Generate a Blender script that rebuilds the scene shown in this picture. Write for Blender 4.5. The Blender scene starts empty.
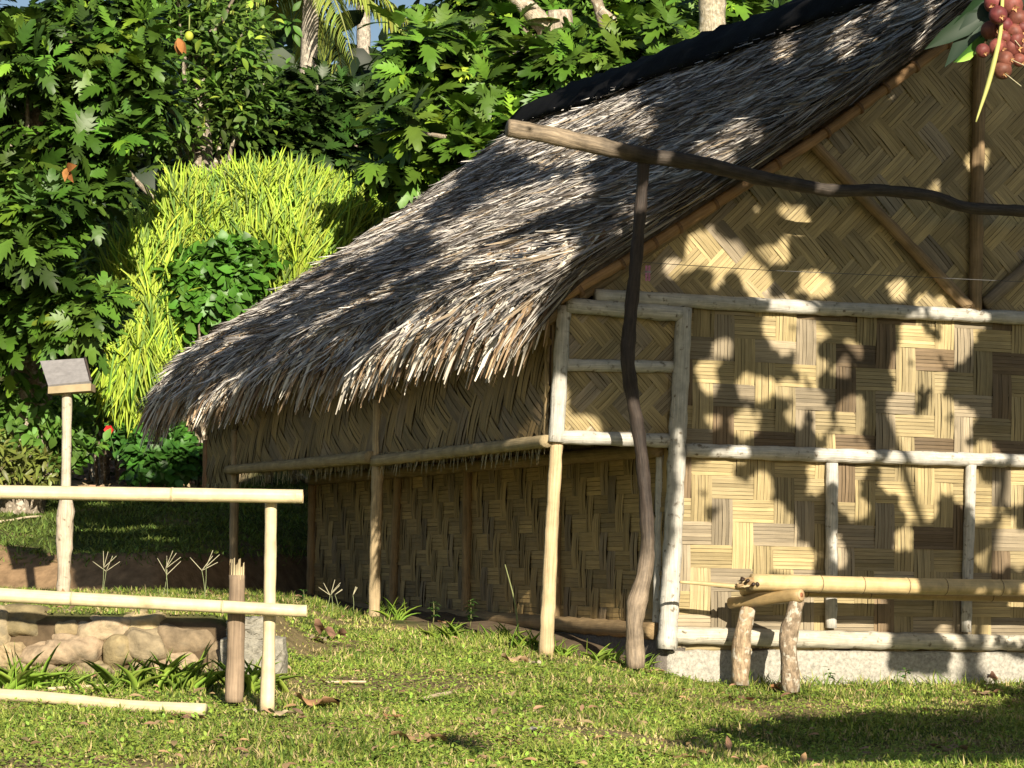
import bpy, math, random
import numpy as np
from mathutils import Vector, Matrix
random.seed(7); RNG = np.random.default_rng(7)
sc = bpy.context.scene; COL = sc.collection

# ------------------------------------------------------------------ camera
F = 2600.0; PITCH = math.atan(179/F); ROLL = math.radians(1.0)
cam = bpy.data.cameras.new('camera'); co = bpy.data.objects.new('camera', cam); COL.objects.link(co)
cam.sensor_width = 36; cam.lens = 36*F/1024; cam.clip_start = 0.1; cam.clip_end = 600
MC = Matrix.Rotation(math.pi/2+PITCH, 4, 'X') @ Matrix.Rotation(ROLL, 4, 'Z')
co.matrix_world = MC; sc.camera = co
MR = np.array(MC.to_3x3())
# ------------------------------------------------------------------ sun + sky
SD = np.array([.245, -.94, .385]); SD /= np.linalg.norm(SD)          # towards the sun
el = math.asin(SD[2]); az = math.atan2(SD[0], SD[1])
w = bpy.data.worlds.new("World"); sc.world = w; w.use_nodes = True
nt = w.node_tree; bg = nt.nodes['Background']
sky = nt.nodes.new('ShaderNodeTexSky'); sky.sky_type = 'NISHITA'; sky.sun_disc = False
sky.sun_elevation = el; sky.sun_rotation = az; sky.air_density = 1.0; sky.dust_density = .6
nt.links.new(sky.outputs[0], bg.inputs[0]); bg.inputs[1].default_value = 0.05
sl = bpy.data.lights.new('sun', 'SUN'); sl.energy = 5.0; sl.angle = math.radians(.42); sl.color = (1, .90, .73)
so = bpy.data.objects.new('sun', sl); COL.objects.link(so)
so.rotation_euler = Vector(SD).to_track_quat('Z', 'Y').to_euler()
sc.view_settings.view_transform = 'Standard'; sc.view_settings.look = 'None'
sc.view_settings.exposure = 0.8; sc.view_settings.gamma = 1; sc.view_settings.use_curve_mapping = False
sc.render.engine = 'CYCLES'; sc.cycles.max_bounces = 6; sc.cycles.diffuse_bounces = 3; sc.cycles.transparent_max_bounces = 4

# ------------------------------------------------------------------ rays from measured photo pixels to real surfaces
def ray(px, py):
    d = MR @ np.array([(px-512)/F, (384-py)/F, -1.0]); return d/d[1]
def P(px, py, D): return ray(px, py)*D
def proj(p):
    p = np.asarray(p, float); c = p @ MR
    return 512-F*c[..., 0]/c[..., 2], 384+F*c[..., 1]/c[..., 2]
V = np.array([-.363, .932, 0]); V /= np.linalg.norm(V)
U = np.array([V[1], -V[0], 0]); Z = np.array([0, 0, 1.0])
C0 = P(548, 650, 16.25)
def plane(px, py, p0, n):
    d = ray(px, py); return d*(np.dot(p0, n)/np.dot(d, n))
def gp(px, py, off=0.0): return plane(px, py, C0-V*off, V)          # gable plane, off = towards the camera
def sp(px, py, off=0.0): return plane(px, py, C0-U*off, U)          # veranda side plane
WU = .80
def ip(px, py, off=0.0): return plane(px, py, C0+U*(WU-off), U)     # inner wall plane
def H(u, v, z): return np.array([C0[0]+U[0]*u+V[0]*v, C0[1]+U[1]*u+V[1]*v, z])
def smooth(a, b, x):
    t = np.clip((x-a)/(b-a), 0, 1); return t*t*(3-2*t)
def vnoise(x, y, s=1.0, seed=0):                                     # cheap smooth noise
    x = np.asarray(x, float)*s; y = np.asarray(y, float)*s
    r = 0
    g = np.random.default_rng(seed)
    for k in range(7):
        a, b, c = g.uniform(-1, 1, 2).tolist()+[g.uniform(0, 6.28)]
        r = r+np.sin(a*x*2.2+b*y*2.2+c)
    return r/3.0
def gz(x, y):
    x = np.asarray(x, float); y = np.asarray(y, float)
    base = np.interp(y, [0, 10, 12.5, 16.25, 20, 24, 40, 400], [-1.25, -.80, -.70, -.555, -.40, -.37, -.30, -.3])
    base = base-smooth(.35, 1.6, x)*.24*smooth(8, 14, y)*(1-smooth(18, 21, y))
    t = smooth(-1.15, -1.6, x)*smooth(13.90, 13.98, y)
    base = base+t*np.maximum(0, -.31-base)
    q = y-22.3-1.5*np.maximum(0, x+3.0)+.25*np.sin(x*1.7)
    up = np.interp(q, [0, .45, 3.5, 8, 12, 22, 45, 90, 400], [0, .36, .62, 1.15, 2.2, 4.2, 7.5, 9, 10])
    bump = vnoise(x, y, 1.3, 3)*.018+vnoise(x, y, 5, 5)*.006
    return base+up+bump+np.where(q > .5, vnoise(x, y, 2.2, 9)*.05, 0)
def gr(px, py, d0=6):
    d = ray(px, py); t = d0
    while t < 80 and (d*t)[2] > gz((d*t)[0], t): t += .02
    return d*t

# ------------------------------------------------------------------ object helpers
def props(o, label=None, cat=None, group=None, kind=None):
    if label: o['label'] = label
    if cat: o['category'] = cat
    if group: o['group'] = group
    if kind: o['kind'] = kind
    return o
BASES = {}
def thing(name, loc, label, cat, group=None):
    o = bpy.data.objects.new(name, None); COL.objects.link(o); o.location = Vector(loc); o.empty_display_size = .1
    BASES[o.name] = np.array(loc, float); return props(o, label, cat, group)
def base_of(o):
    return BASES.get(o.name, np.zeros(3))
class MB:
    """collects vertices, faces, one colour per vertex and uv per vertex; built as ONE mesh"""
    def __init__(s): s.v = []; s.f = []; s.c = []; s.uv = []; s.n = 0
    def add(s, verts, faces, col=(1, 1, 1), uv=None):
        verts = np.asarray(verts, float); k = len(verts)
        s.v.append(verts); s.f += [[i+s.n for i in f] for f in faces]
        col = np.asarray(col, float)
        s.c.append(np.tile(col, (k, 1)) if col.ndim == 1 else col)
        s.uv.append(np.zeros((k, 2)) if uv is None else np.asarray(uv, float)); s.n += k
    def tube(s, pts, rads, seg=12, wob=0.0, col=(1, 1, 1), caps=True, rings=None, uvo=None):
        pts = np.asarray(pts, float); rads = np.atleast_1d(np.asarray(rads, float)); rads = np.interp(np.linspace(0, 1, len(pts)), np.linspace(0, 1, len(rads)), rads) if len(rads) > 1 else np.full(len(pts), rads[0])
        L = np.concatenate([[0], np.cumsum(np.linalg.norm(np.diff(pts, axis=0), axis=1))])
        n = rings or max(len(pts), int(L[-1]/.06)+2); n = min(n, 160)
        t = np.linspace(0, L[-1], n)
        if len(pts) > 2:   # smooth resample
            q = np.stack([np.interp(t, L, pts[:, k]) for k in range(3)], 1)
            for _ in range(3): q[1:-1] = (q[:-2]+2*q[1:-1]+q[2:])/4
        else: q = np.stack([np.interp(t, L, pts[:, k]) for k in range(3)], 1)
        r = np.interp(t, L, rads)
        d = np.gradient(q, axis=0); d /= np.linalg.norm(d, axis=1)[:, None]+1e-9
        ref = np.array([0, 0, 1.0]) if abs(d[0, 2]) < .8 else np.array([0, 1.0, 0])
        vs = []; uv = []
        ph = random.uniform(0, 6); ph2 = random.uniform(0, 6); uo = random.uniform(0, 50) if uvo is None else uvo
        for i in range(n):
            a = np.cross(ref, d[i]); a /= np.linalg.norm(a); b = np.cross(d[i], a)
            for k in range(seg):
                th = 2*math.pi*k/seg
                rr = r[i]*(1+wob*(math.sin(t[i]*23+ph+th*2)*.5+math.sin(t[i]*51+ph2-th)*.3+random.uniform(-.35, .35)))
                vs.append(q[i]+(a*math.cos(th)+b*math.sin(th))*rr); uv.append((k/seg*2*math.pi*r.mean()+uo, t[i]))
        fs = [[i*seg+k, i*seg+(k+1) % seg, (i+1)*seg+(k+1) % seg, (i+1)*seg+k] for i in range(n-1) for k in range(seg)]
        if caps:
            fs.append(list(range(seg))[::-1]); fs.append([(n-1)*seg+k for k in range(seg)])
        s.add(vs, fs, col, uv)
    def box(s, o, a, b, c, col=(1, 1, 1)):
        """o corner; a,b,c edge vectors"""
        o, a, b, c = [np.asarray(q, float) for q in (o, a, b, c)]
        vs = [o, o+a, o+a+b, o+b, o+c, o+a+c, o+a+b+c, o+b+c]
        s.add(vs, [[0, 3, 2, 1], [4, 5, 6, 7], [0, 1, 5, 4], [1, 2, 6, 5], [2, 3, 7, 6], [3, 0, 4, 7]], col)
    def build(s, name, mat, parent=None, base=None, smooth_=True, **kw):
        v = np.concatenate(s.v)
        if parent is not None: root = base_of(parent)
        else: root = np.asarray(base, float) if base is not None else np.zeros(3)
        v = v-root
        me = bpy.data.meshes.new(name)
        lens = np.array([len(f) for f in s.f], dtype=np.int32)
        flat = np.fromiter((i for f in s.f for i in f), dtype=np.int32)
        fill_mesh(me, v, flat, lens, np.concatenate(s.c), np.concatenate(s.uv), smooth_)
        return link(name, me, mat, parent, root, **kw)
def fill_mesh(me, v, flat, lens, col, uv=None, smooth_=True):
    me.vertices.add(len(v)); me.vertices.foreach_set('co', np.ascontiguousarray(v, dtype=np.float32).ravel())
    me.loops.add(len(flat)); me.loops.foreach_set('vertex_index', flat)
    me.polygons.add(len(lens))
    st = np.concatenate([[0], np.cumsum(lens)[:-1]]).astype(np.int32)
    me.polygons.foreach_set('loop_start', st); me.polygons.foreach_set('loop_total', lens)
    me.polygons.foreach_set('use_smooth', np.full(len(lens), smooth_))
    if uv is not None:
        l = me.uv_layers.new(name='UV'); l.data.foreach_set('uv', np.ascontiguousarray(uv[flat], dtype=np.float32).ravel())
    a = me.color_attributes.new('Col', 'FLOAT_COLOR', 'POINT')
    c4 = np.ones((len(v), 4), np.float32); c4[:, :3] = col; a.data.foreach_set('color', c4.ravel())
    me.update(calc_edges=True)
def link(name, me, mat, parent, root, label=None, cat=None, group=None, kind=None):
    o = bpy.data.objects.new(name, me); me.materials.append(mat); COL.objects.link(o)
    if parent is not None:
        o.parent = parent; BASES[o.name] = root
    else: o.location = Vector(root)
    return props(o, label, cat, group, kind)

# ------------------------------------------------------------------ materials
MATS = {}
def mat(name, rough=.8, spec=.3, tint=None, noise=None, stripes=None, bump=.0, transl=0.0, bumpscale=60, obj_noise=None, rings=None):
    """colour comes from attribute Col (or tint), times noises"""
    m = bpy.data.materials.new(name); m.use_nodes = True; n = m.node_tree; N = n.nodes; L = n.links
    b = N['Principled BSDF']; b.inputs['Roughness'].default_value = rough; b.inputs['Specular IOR Level'].default_value = spec
    at = N.new('ShaderNodeAttribute'); at.attribute_name = 'Col'
    cur = at.outputs['Color']
    def mul(cur, facout, lo, hi):
        mr = N.new('ShaderNodeMapRange'); L.new(facout, mr.inputs[0]); mr.inputs[1].default_value = .3; mr.inputs[2].default_value = .7
        mr.inputs[3].default_value = lo; mr.inputs[4].default_value = hi
        mx = N.new('ShaderNodeVectorMath'); mx.operation = 'MULTIPLY'
        cb = N.new('ShaderNodeCombineXYZ')
        for k in range(3): L.new(mr.outputs[0], cb.inputs[k])
        L.new(cur, mx.inputs[0]); L.new(cb.outputs[0], mx.inputs[1]); return mx.outputs[0]
    if stripes:      # (scale across, scale along, lo, hi) streaks following the uv
        uv = N.new('ShaderNodeUVMap'); mp = N.new('ShaderNodeMapping'); L.new(uv.outputs[0], mp.inputs[0])
        mp.inputs['Scale'].default_value = (stripes[0], stripes[1], 1)
        t = N.new('ShaderNodeTexNoise'); t.inputs['Scale'].default_value = 1; t.inputs['Detail'].default_value = 4; t.inputs['Roughness'].default_value = .65
        L.new(mp.outputs[0], t.inputs[0]); cur = mul(cur, t.outputs[0], stripes[2], stripes[3]); stripe_out = t.outputs[0]
    if noise:        # (scale, lo, hi) object space
        tc = N.new('ShaderNodeTexCoord'); t2 = N.new('ShaderNodeTexNoise'); t2.inputs['Scale'].default_value = noise[0]
        t2.inputs['Detail'].default_value = 5; t2.inputs['Roughness'].default_value = .6
        L.new(tc.outputs['Object'], t2.inputs[0]); cur = mul(cur, t2.outputs[0], noise[1], noise[2])
    if obj_noise:    # (scale, colour, lo, hi): blends patches of another colour
        tc = N.new('ShaderNodeTexCoord'); t3 = N.new('ShaderNodeTexNoise'); t3.inputs['Scale'].default_value = obj_noise[0]; t3.inputs['Detail'].default_value = 6
        L.new(tc.outputs['Object'], t3.inputs[0])
        mr = N.new('ShaderNodeMapRange'); L.new(t3.outputs[0], mr.inputs[0]); mr.inputs[1].default_value = obj_noise[2]; mr.inputs[2].default_value = obj_noise[3]
        mx = N.new('ShaderNodeMix'); mx.data_type = 'RGBA'; L.new(mr.outputs[0], mx.inputs[0]); L.new(cur, mx.inputs[6]); mx.inputs[7].default_value = (*obj_noise[1], 1)
        cur = mx.outputs[2]
    L.new(cur, b.inputs['Base Color'])
    if bump:
        bp = N.new('ShaderNodeBump'); bp.inputs['Strength'].default_value = bump; bp.inputs['Distance'].default_value = .01
        if stripes: L.new(stripe_out, bp.inputs['Height'])
        else:
            tc = N.new('ShaderNodeTexCoord'); t4 = N.new('ShaderNodeTexNoise'); t4.inputs['Scale'].default_value = bumpscale; t4.inputs['Detail'].default_value = 6
            L.new(tc.outputs['Object'], t4.inputs[0]); L.new(t4.outputs[0], bp.inputs['Height'])
        L.new(bp.outputs[0], b.inputs['Normal'])
    if transl:
        tr = N.new('ShaderNodeBsdfTranslucent'); L.new(cur, tr.inputs[0]); ms = N.new('ShaderNodeMixShader'); ms.inputs[0].default_value = transl
        L.new(b.outputs[0], ms.inputs[1]); L.new(tr.outputs[0], ms.inputs[2]); L.new(ms.outputs[0], N['Material Output'].inputs[0])
    return m
M_leaf = mat('glossy leaf', .46, .4, noise=(3, .75, 1.2), transl=.12)
M_soft = mat('soft leaf', .55, .4, noise=(2, .8, 1.2), transl=.22)
M_grass = mat('grass blade', .6, .3, noise=(.9, .7, 1.25), transl=.25)
M_ground = mat('soil and turf', .95, .1, noise=(9, .6, 1.25), bump=.6, bumpscale=40)
M_thatch = mat('weathered thatch', .75, .25, stripes=(60, 3, .6, 1.25), noise=(1.2, .8, 1.15))
M_thatchbed = mat('thatch bed', .9, .1, noise=(25, .5, 1.2), bump=1, bumpscale=60)
M_weave = mat('split bamboo weave', .62, .35, stripes=(260, 5, .62, 1.22), noise=(1.6, .82, 1.15), bump=.25)
M_white = mat('peeled pale wood', .8, .2, stripes=(110, 4, .62, 1.15), noise=(14, .75, 1.1), bump=.6, obj_noise=(22, (.16, .13, .09), .60, .72))
M_wood = mat('brown pole wood', .8, .2, stripes=(90, 3, .6, 1.2), noise=(8, .75, 1.15), bump=.4)
M_bamboo = mat('cut bamboo', .5, .35, stripes=(70, 1.5, .78, 1.10), noise=(14, .78, 1.12), obj_noise=(9, (.34, .26, .15), .60, .85), bump=.15)
M_bark = mat('blotchy bark', .9, .15, stripes=(50, 14, .5, 1.3), noise=(24, .55, 1.25), bump=1.0, obj_noise=(20, (.50, .45, .36), .54, .62))
M_darkpole = mat('dark pole wood', .65, .35, stripes=(80, 6, .5, 1.5), noise=(10, .6, 1.3), bump=.7)  # dark wood; tree shade and sunlit ends come from the vertex colours
M_stone = mat('field stone', .9, .2, noise=(16, .6, 1.25), bump=1, bumpscale=28, obj_noise=(7, (.16, .14, .10), .55, .75))
M_concrete = mat('rough concrete', .92, .15, noise=(45, .6, 1.25), bump=.8, bumpscale=90)
M_black = mat('black ridge cover', .85, .08, noise=(6, .7, 1.3), bump=.5, bumpscale=30)
M_dry = mat('dry leaf', .7, .3, noise=(18, .65, 1.2), transl=.12)
M_fruit = mat('red brown fruit skin', .55, .3, noise=(60, .55, 1.35))
M_metal = mat('grey metal sheet', .6, .4, noise=(20, .8, 1.15))

# ------------------------------------------------------------------ ground (one sheet)
def axis(lo, fine0, fine1, hi, step, k=1.18):
    a = list(np.arange(fine0, fine1, step)); s = step; x = fine0
    while x > lo: s *= k; x -= s; a.insert(0, x)
    s = step; x = a[-1]
    while x < hi: s *= k; x += s; a.append(x)
    return np.array(a)
gx = axis(-150, -6, 6, 150, .07); gy = axis(-20, 8.5, 30, 320, .07)
XX, YY = np.meshgrid(gx, gy); ZZ = gz(XX, YY)
nx, ny = len(gx), len(gy)
idx = np.arange(nx*ny).reshape(ny, nx)
quads = np.stack([idx[:-1, :-1], idx[:-1, 1:], idx[1:, 1:], idx[1:, :-1]], -1).reshape(-1, 4)
nn = vnoise(XX, YY, 1.8, 21)*.5+vnoise(XX, YY, 6, 22)*.4
q_ = YY-22.3-1.5*np.maximum(0, XX+3.0)+.25*np.sin(XX*1.7)
soil = np.clip(smooth(-.1, .1, q_)*(1-smooth(.35, .7, q_)), 0, 1)
hu = (XX-C0[0])*U[0]+(YY-C0[1])*U[1]; hv = (XX-C0[0])*V[0]+(YY-C0[1])*V[1]
under = (smooth(.0, .25, hu)*smooth(-.15, .1, hv)*(1-smooth(9.5, 10, hv)))
green = np.array([.07, .09, .025]); tan = np.array([.30, .22, .12]); brown = np.array([.26, .17, .095]); dirt = np.array([.17, .125, .08])
t = smooth(-.15, .7, nn)[..., None]
colg = green*(1-t*.7)+tan*t*.7
litter = (smooth(7.5, 8.8, q_)*(1-smooth(13, 15, q_))*smooth(-5.6, -5.2, XX)*(1-smooth(-3.3, -2.9, XX)))[..., None]
wallsoil = (smooth(13.80, 13.86, YY)*(1-smooth(13.99, 14.03, YY))*(XX < -1.2))[..., None]; colg = colg*(1-wallsoil)+np.array([.12, .085, .05])*wallsoil
colg = colg*(1-litter)+np.array([.33, .25, .16])*litter
colg = colg*(1-soil[..., None])+brown*soil[..., None]
colg = colg*(1-under[..., None])+dirt*under[..., None]
far = smooth(16, 24, q_)[..., None]; colg = colg*(1-far)+np.array([.03, .05, .015])*far
me = bpy.data.meshes.new('ground')
fill_mesh(me, np.stack([XX, YY, ZZ], -1).reshape(-1, 3), quads.ravel().astype(np.int32), np.full(len(quads), 4, np.int32), colg.reshape(-1, 3))
link('ground', me, M_ground, None, np.zeros(3), kind='structure', label='sloping lawn and hillside ground with a bare soil bank')

# ------------------------------------------------------------------ replicator for leaves and blades
def tmpl(outline, fold=.15, droop=.25):
    """outline [(t,halfwidth)] -> leaf along +Y length 1, normal +Z"""
    vs = []; fs = []
    for t, h in outline:
        z = -droop*t*t
        vs += [(-h, t, z+fold*h), (0, t, z), (h, t, z+fold*h)]
    for i in range(len(outline)-1):
        a = 3*i; b = a+3
        fs += [[a, a+1, b+1, b], [a+1, a+2, b+2, b+1]]
    return np.array(vs, float), np.array(fs)
def tmpl_lobed():
    mid = [0, .16, .20, .30, .34, .46, .50, .62, .66, .78, .82, 1.0]
    tips = [(0, .02), (.10, .06), (.29, .27), (.27, .15), (.50, .37), (.42, .19), (.69, .38), (.58, .18), (.84, .27), (.74, .13), (.94, .12), (1.0, 0)]
    vs = []; fs = []
    for m_, (t, h) in zip(mid, tips):
        z = -.40*m_*m_; zt = -.40*t*t
        vs += [(-h, t, zt+.3*h-.5*h*h), (0, m_, z), (h, t, zt+.3*h-.5*h*h)]
    for i in range(len(mid)-1):
        a = 3*i; b = a+3; fs += [[a, a+1, b+1, b], [a+1, a+2, b+2, b+1]]
    return np.array(vs, float), np.array(fs)
T_BREAD = tmpl_lobed()
T_OVAL = tmpl([(0, .02), (.2, .17), (.45, .24), (.72, .16), (1, .0)], .3, .3)
T_NARROW = tmpl([(0, .02), (.3, .09), (.65, .07), (1, 0)], .4, .35)
T_STRAP = tmpl([(0, .05), (.35, .075), (.7, .06), (.9, .045), (1, .0)], .4, .5)
def frames(dirs, ups):
    y = dirs/np.linalg.norm(dirs, axis=1)[:, None]
    x = np.cross(y, ups); x /= np.linalg.norm(x, axis=1)[:, None]+1e-9
    z = np.cross(x, y); return np.stack([x, y, z], -1)      # columns
def rep(template, pos, R, scale, cols):
    tv, tf = template; n = len(pos); k = len(tv)
    sc_ = np.asarray(scale, float); sc_ = sc_[:, None, None] if sc_.ndim == 1 else sc_[:, None, :]
    v = np.einsum('nij,nkj->nki', R, tv[None]*sc_)+pos[:, None]
    f = (tf[None]+(np.arange(n)*k)[:, None, None]).reshape(-1, tf.shape[1])
    return v.reshape(-1, 3), f, np.repeat(cols, k, axis=0)
def rep_obj(name, parts, m, parent=None, base=None, smooth_=True, **kw):
    vs = []; fs = []; cs = []; n = 0
    for v, f, c in parts: vs.append(v); fs.append(f+n); cs.append(c); n += len(v)
    v = np.concatenate(vs); c = np.concatenate(cs)
    lens = np.concatenate([np.full(len(f), f.shape[1]) for f in fs]).astype(np.int32)
    flat = np.concatenate([f.ravel() for f in fs]).astype(np.int32)
    root = base_of(parent) if parent is not None else (np.asarray(base, float) if base is not None else np.zeros(3))
    me = bpy.data.meshes.new(name); fill_mesh(me, v-root, flat, lens, c, None, smooth_)
    return link(name, me, m, parent, root, **kw)
def unit(v): return v/(np.linalg.norm(v, axis=-1, keepdims=True)+1e-9)
def jcol(base, n, amt=.25, hue=.12):
    base = np.asarray(base, float); c = base*(1+RNG.uniform(-amt, amt, (n, 1)))*(1+RNG.uniform(-hue, hue, (n, 3))); return np.clip(c, .003, 1)

# ================================================================== THE HUT
hut = thing('hut', H(0, 0, gz(C0[0], C0[1])), 'thatched hut with woven bamboo walls, pale pole frame and side veranda on the grass', 'hut')
GOLD = np.array([.46, .36, .18]); GOLD2 = np.array([.39, .31, .165]); DARK = np.array([.165, .115, .065]); GREY = np.array([.35, .285, .19])
def inpoly(poly, x, y):
    c = False; j = len(poly)-1
    for i in range(len(poly)):
        xi, yi = poly[i]; xj, yj = poly[j]
        if (yi > y) != (yj > y) and x < (xj-xi)*(y-yi)/(yj-yi)+xi: c = not c
        j = i
    return c
def weave(name, o, ax, ay, poly, s=.125, ang=0.0, mode='mixed', nsl=5, wide=1.0, parent=None, fringe=0, label=None, back=True):
    """2/2 twill of split bamboo, floats made of nsl slats. o origin, ax ay in-plane axes, normal = ax x ay (towards viewer)"""
    ax = np.asarray(ax, float); ay = np.asarray(ay, float); nrm = np.cross(ax, ay)
    mb = MB(); ca, sa = math.cos(ang), math.sin(ang)
    xs = [p[0] for p in poly]; ys = [p[1] for p in poly]
    R = max(max(xs)-min(xs), max(ys)-min(ys)); cx = (max(xs)+min(xs))/2; cy = (max(ys)+min(ys))/2
    K = int(R/s*.75)+4
    rowc = {}; r = random.Random(hash(name) % 1000 if False else len(name)*7+int(s*1000))
    def bandcol(orient, k):
        if (orient, k) not in rowc:
            if mode == 'mixed': kind = 'g' if k % 2 == 0 else r.choice('ddyg')
            elif mode == 'diag': kind = r.choice('gggyd') if k % 2 else r.choice('ggg')
            else: kind = r.choice('gggy')
            rowc[(orient, k)] = kind
        return rowc[(orient, k)]
    def put(orient, i, j):
        k = j if orient == 0 else i
        kind = bandcol(orient, k)
        if kind == 'd': c = DARK*r.uniform(.8, 1.5) if r.random() < .55 else GREY*r.uniform(.7, 1.1)
        elif kind == 'y': c = GREY*r.uniform(.75, 1.15)
        else: c = (GOLD if r.random() < .6 else GOLD2)*r.uniform(.75, 1.15)
        if mode == 'shade': c = c*(.62 if ang else .80)*np.array([1.1, .97, .8])  # eave shade put into the slat colours
        L = 2*s+.3*s
        for q in range(nsl):
            w_ = s/nsl; off = -s/2+w_*(q+.5); hw = w_*.5*r.uniform(.86, .99)
            cc = c*r.uniform(.78, 1.18); tl = r.uniform(-.0015, .0015); st = 5
            e0 = r.uniform(-.02, .02)*s; vs = []; uv = []; ok = []
            uo = r.uniform(0, 90); bow = r.uniform(.5, 1.2)*.013
            for t in np.linspace(0, 1, st):
                a = (t-.5)*L+e0; h = .001+bow*math.sin(math.pi*t)
                for sd in (-1, 1):
                    b = off+sd*hw
                    x, y = (a, b) if orient == 0 else (b, a)
                    x += (i+1.0)*s if orient == 0 else (i+.5)*s; y += (j+.5)*s if orient == 0 else (j+1.0)*s
                    X = cx+ca*x-sa*y; Y = cy+sa*x+ca*y
                    vs.append(o+ax*X+ay*Y+nrm*(h+sd*tl)); uv.append((uo+b, uo+a))
                    ok.append((X, Y))
            fs = []
            for m_ in range(st-1):
                X = (ok[2*m_][0]+ok[2*m_+3][0])/2; Y = (ok[2*m_][1]+ok[2*m_+3][1])/2
                if inpoly(poly, X, Y): fs.append([2*m_, 2*m_+1, 2*m_+3, 2*m_+2] if orient == 0 else [2*m_, 2*m_+2, 2*m_+3, 2*m_+1])
            if fs: mb.add(vs, fs, cc, uv)
    for j in range(-K, K):
        for i in range(-K, K):
            x, y = (i+.5)*s, (j+.5)*s; X = cx+ca*x-sa*y; Y = cy+sa*x+ca*y
            if not (min(xs)-3*s < X < max(xs)+3*s and min(ys)-3*s < Y < max(ys)+3*s): continue
            m4 = (i+j) % 4
            if m4 == 0: put(0, i, j)             # horizontal covers i,i+1
            if (i+j) % 4 == 2: put(1, i, j)      # vertical covers j,j+1
    if back:
        pv = [o+ax*p[0]+ay*p[1]-nrm*.004 for p in poly]; pb = [q-nrm*.012 for q in pv]; n = len(pv)  # dark backing board added to stop light leaking between slats
        mb.add(pv+pb, [list(range(n)), [n+k for k in range(n)][::-1]]+[[k, n+k, n+(k+1) % n, (k+1) % n] for k in range(n)], (.07, .045, .02))
    for _ in range(fringe):                       # frayed slat ends hanging under the lower edge
        X = r.uniform(min(xs), max(xs)); L = r.uniform(.04, .19); sl_ = r.uniform(-.35, .35); w_ = r.uniform(.006, .014)
        p = o+ax*X+ay*(min(ys)+.02)+nrm*r.uniform(0, .02)
        e = p-ay*L+ax*sl_*L+nrm*r.uniform(-.01, .03)
        mb.add([p-ax*w_, p+ax*w_, e+ax*w_*.3, e-ax*w_*.3], [[0, 1, 2, 3]], GOLD*r.uniform(.5, 1.1), [(0, 0), (.02, 0), (.02, .1), (0, .1)])
    return mb.build(name, M_weave, parent, label=label, smooth_=False)

def uz(p): return float(np.dot(p-C0, U)), float(p[2])
RU, RZ0, RZ1 = 3.60, 4.42, 4.60                                     # ridge
def rake_z(u): return np.interp(u, [-.3, 0, 1.85, 3.6, 5.4, 7.5], [1.50, 1.63, 2.84, 4.15, 2.84, 1.45])
# gable wall, lower weave
z_bot = uz(gp(850, 650))[1]; z_mid = uz(gp(850, 455))[1]; z_top = uz(gp(850, 308))[1]
uc = uz(gp(674, 500))[0]
OG = H(0, 0, 0)-V*.0
AX = U; 
weave('gable_wall', OG, AX, Z, [(uc, z_bot-.02), (7.0, z_bot-.02), (7.0, z_top), (uc, z_top)], .148, 0, 'mixed', 6, parent=hut, label='lower gable wall of large checked bamboo weave in gold and brown')
up = [(.03, z_top), (7.0, z_top)]+[(u, rake_z(u)-.02) for u in (7.0, 5.4, 3.6, 1.85, .35)]+[(.05, 1.66)]
weave('gable_wall', OG+V*.012, AX, Z, [(.12, z_top), (7.0, z_top), (7.0, 1.7), (5.4, 2.82), (3.6, 4.12), (1.85, 2.82), (.4, 1.9)], .135, math.radians(45), 'diag', 5, parent=hut, label='upper gable wall of diagonal zigzag bamboo weave')
a0 = uz(gp(563, 305)); a1 = uz(gp(680, 440))
weave('screen_panel', OG, AX, Z, [(a0[0], a1[1]), (a1[0], a1[1]), (a1[0], a0[1]+.03), (a0[0], a0[1])], .10, math.radians(45), 'gold', 5, parent=hut, label='veranda end screen of fine zigzag gold bamboo weave')
# side screen along the veranda: axes -V (to the right seen from outside), Z ; normal = -U side
s_lo = sp(470, 447)[2]; s_hi = 1.5
OS = H(0, 0, 0)
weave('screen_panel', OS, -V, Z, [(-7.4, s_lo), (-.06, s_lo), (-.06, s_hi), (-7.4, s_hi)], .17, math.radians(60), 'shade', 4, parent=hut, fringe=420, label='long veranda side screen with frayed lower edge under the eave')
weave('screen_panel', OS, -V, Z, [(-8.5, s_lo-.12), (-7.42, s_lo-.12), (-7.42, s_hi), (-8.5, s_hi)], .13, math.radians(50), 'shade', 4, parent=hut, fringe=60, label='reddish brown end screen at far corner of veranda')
# inner long wall
i_lo = ip(480, 618)[2]; i_hi = 1.35
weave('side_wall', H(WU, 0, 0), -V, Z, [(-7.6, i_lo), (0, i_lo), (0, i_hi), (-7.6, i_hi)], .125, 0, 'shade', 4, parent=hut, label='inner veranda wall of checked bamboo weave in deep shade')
mb = MB()
mb.box(H(WU, 7.6, i_lo), U*(7-WU), V*.05, Z*(2.0-i_lo), (.2, .14, .07)); mb.box(H(7.0, 0, -.6), -U*.05, V*7.6, Z*2.2, (.2, .14, .07))
mb.build('rear_wall', M_wood, hut)
# far gable infill
mb = MB(); n = 6
gpv = [H(WU, 7.6, 2.0), H(6.9, 7.6, 2.0), H(5.4, 7.6, 2.8), H(3.6, 7.6, 4.1), H(1.85, 7.6, 2.8), H(WU, 7.6, 2.1)]
mb.add(gpv+[p+V*.04 for p in gpv], [list(range(n))[::-1], [n+k for k in range(n)]]+[[k, (k+1) % n, n+(k+1) % n, n+k] for k in range(n)], (.2, .14, .07)); mb.build('rear_gable', M_wood, hut, smooth_=False)
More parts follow.
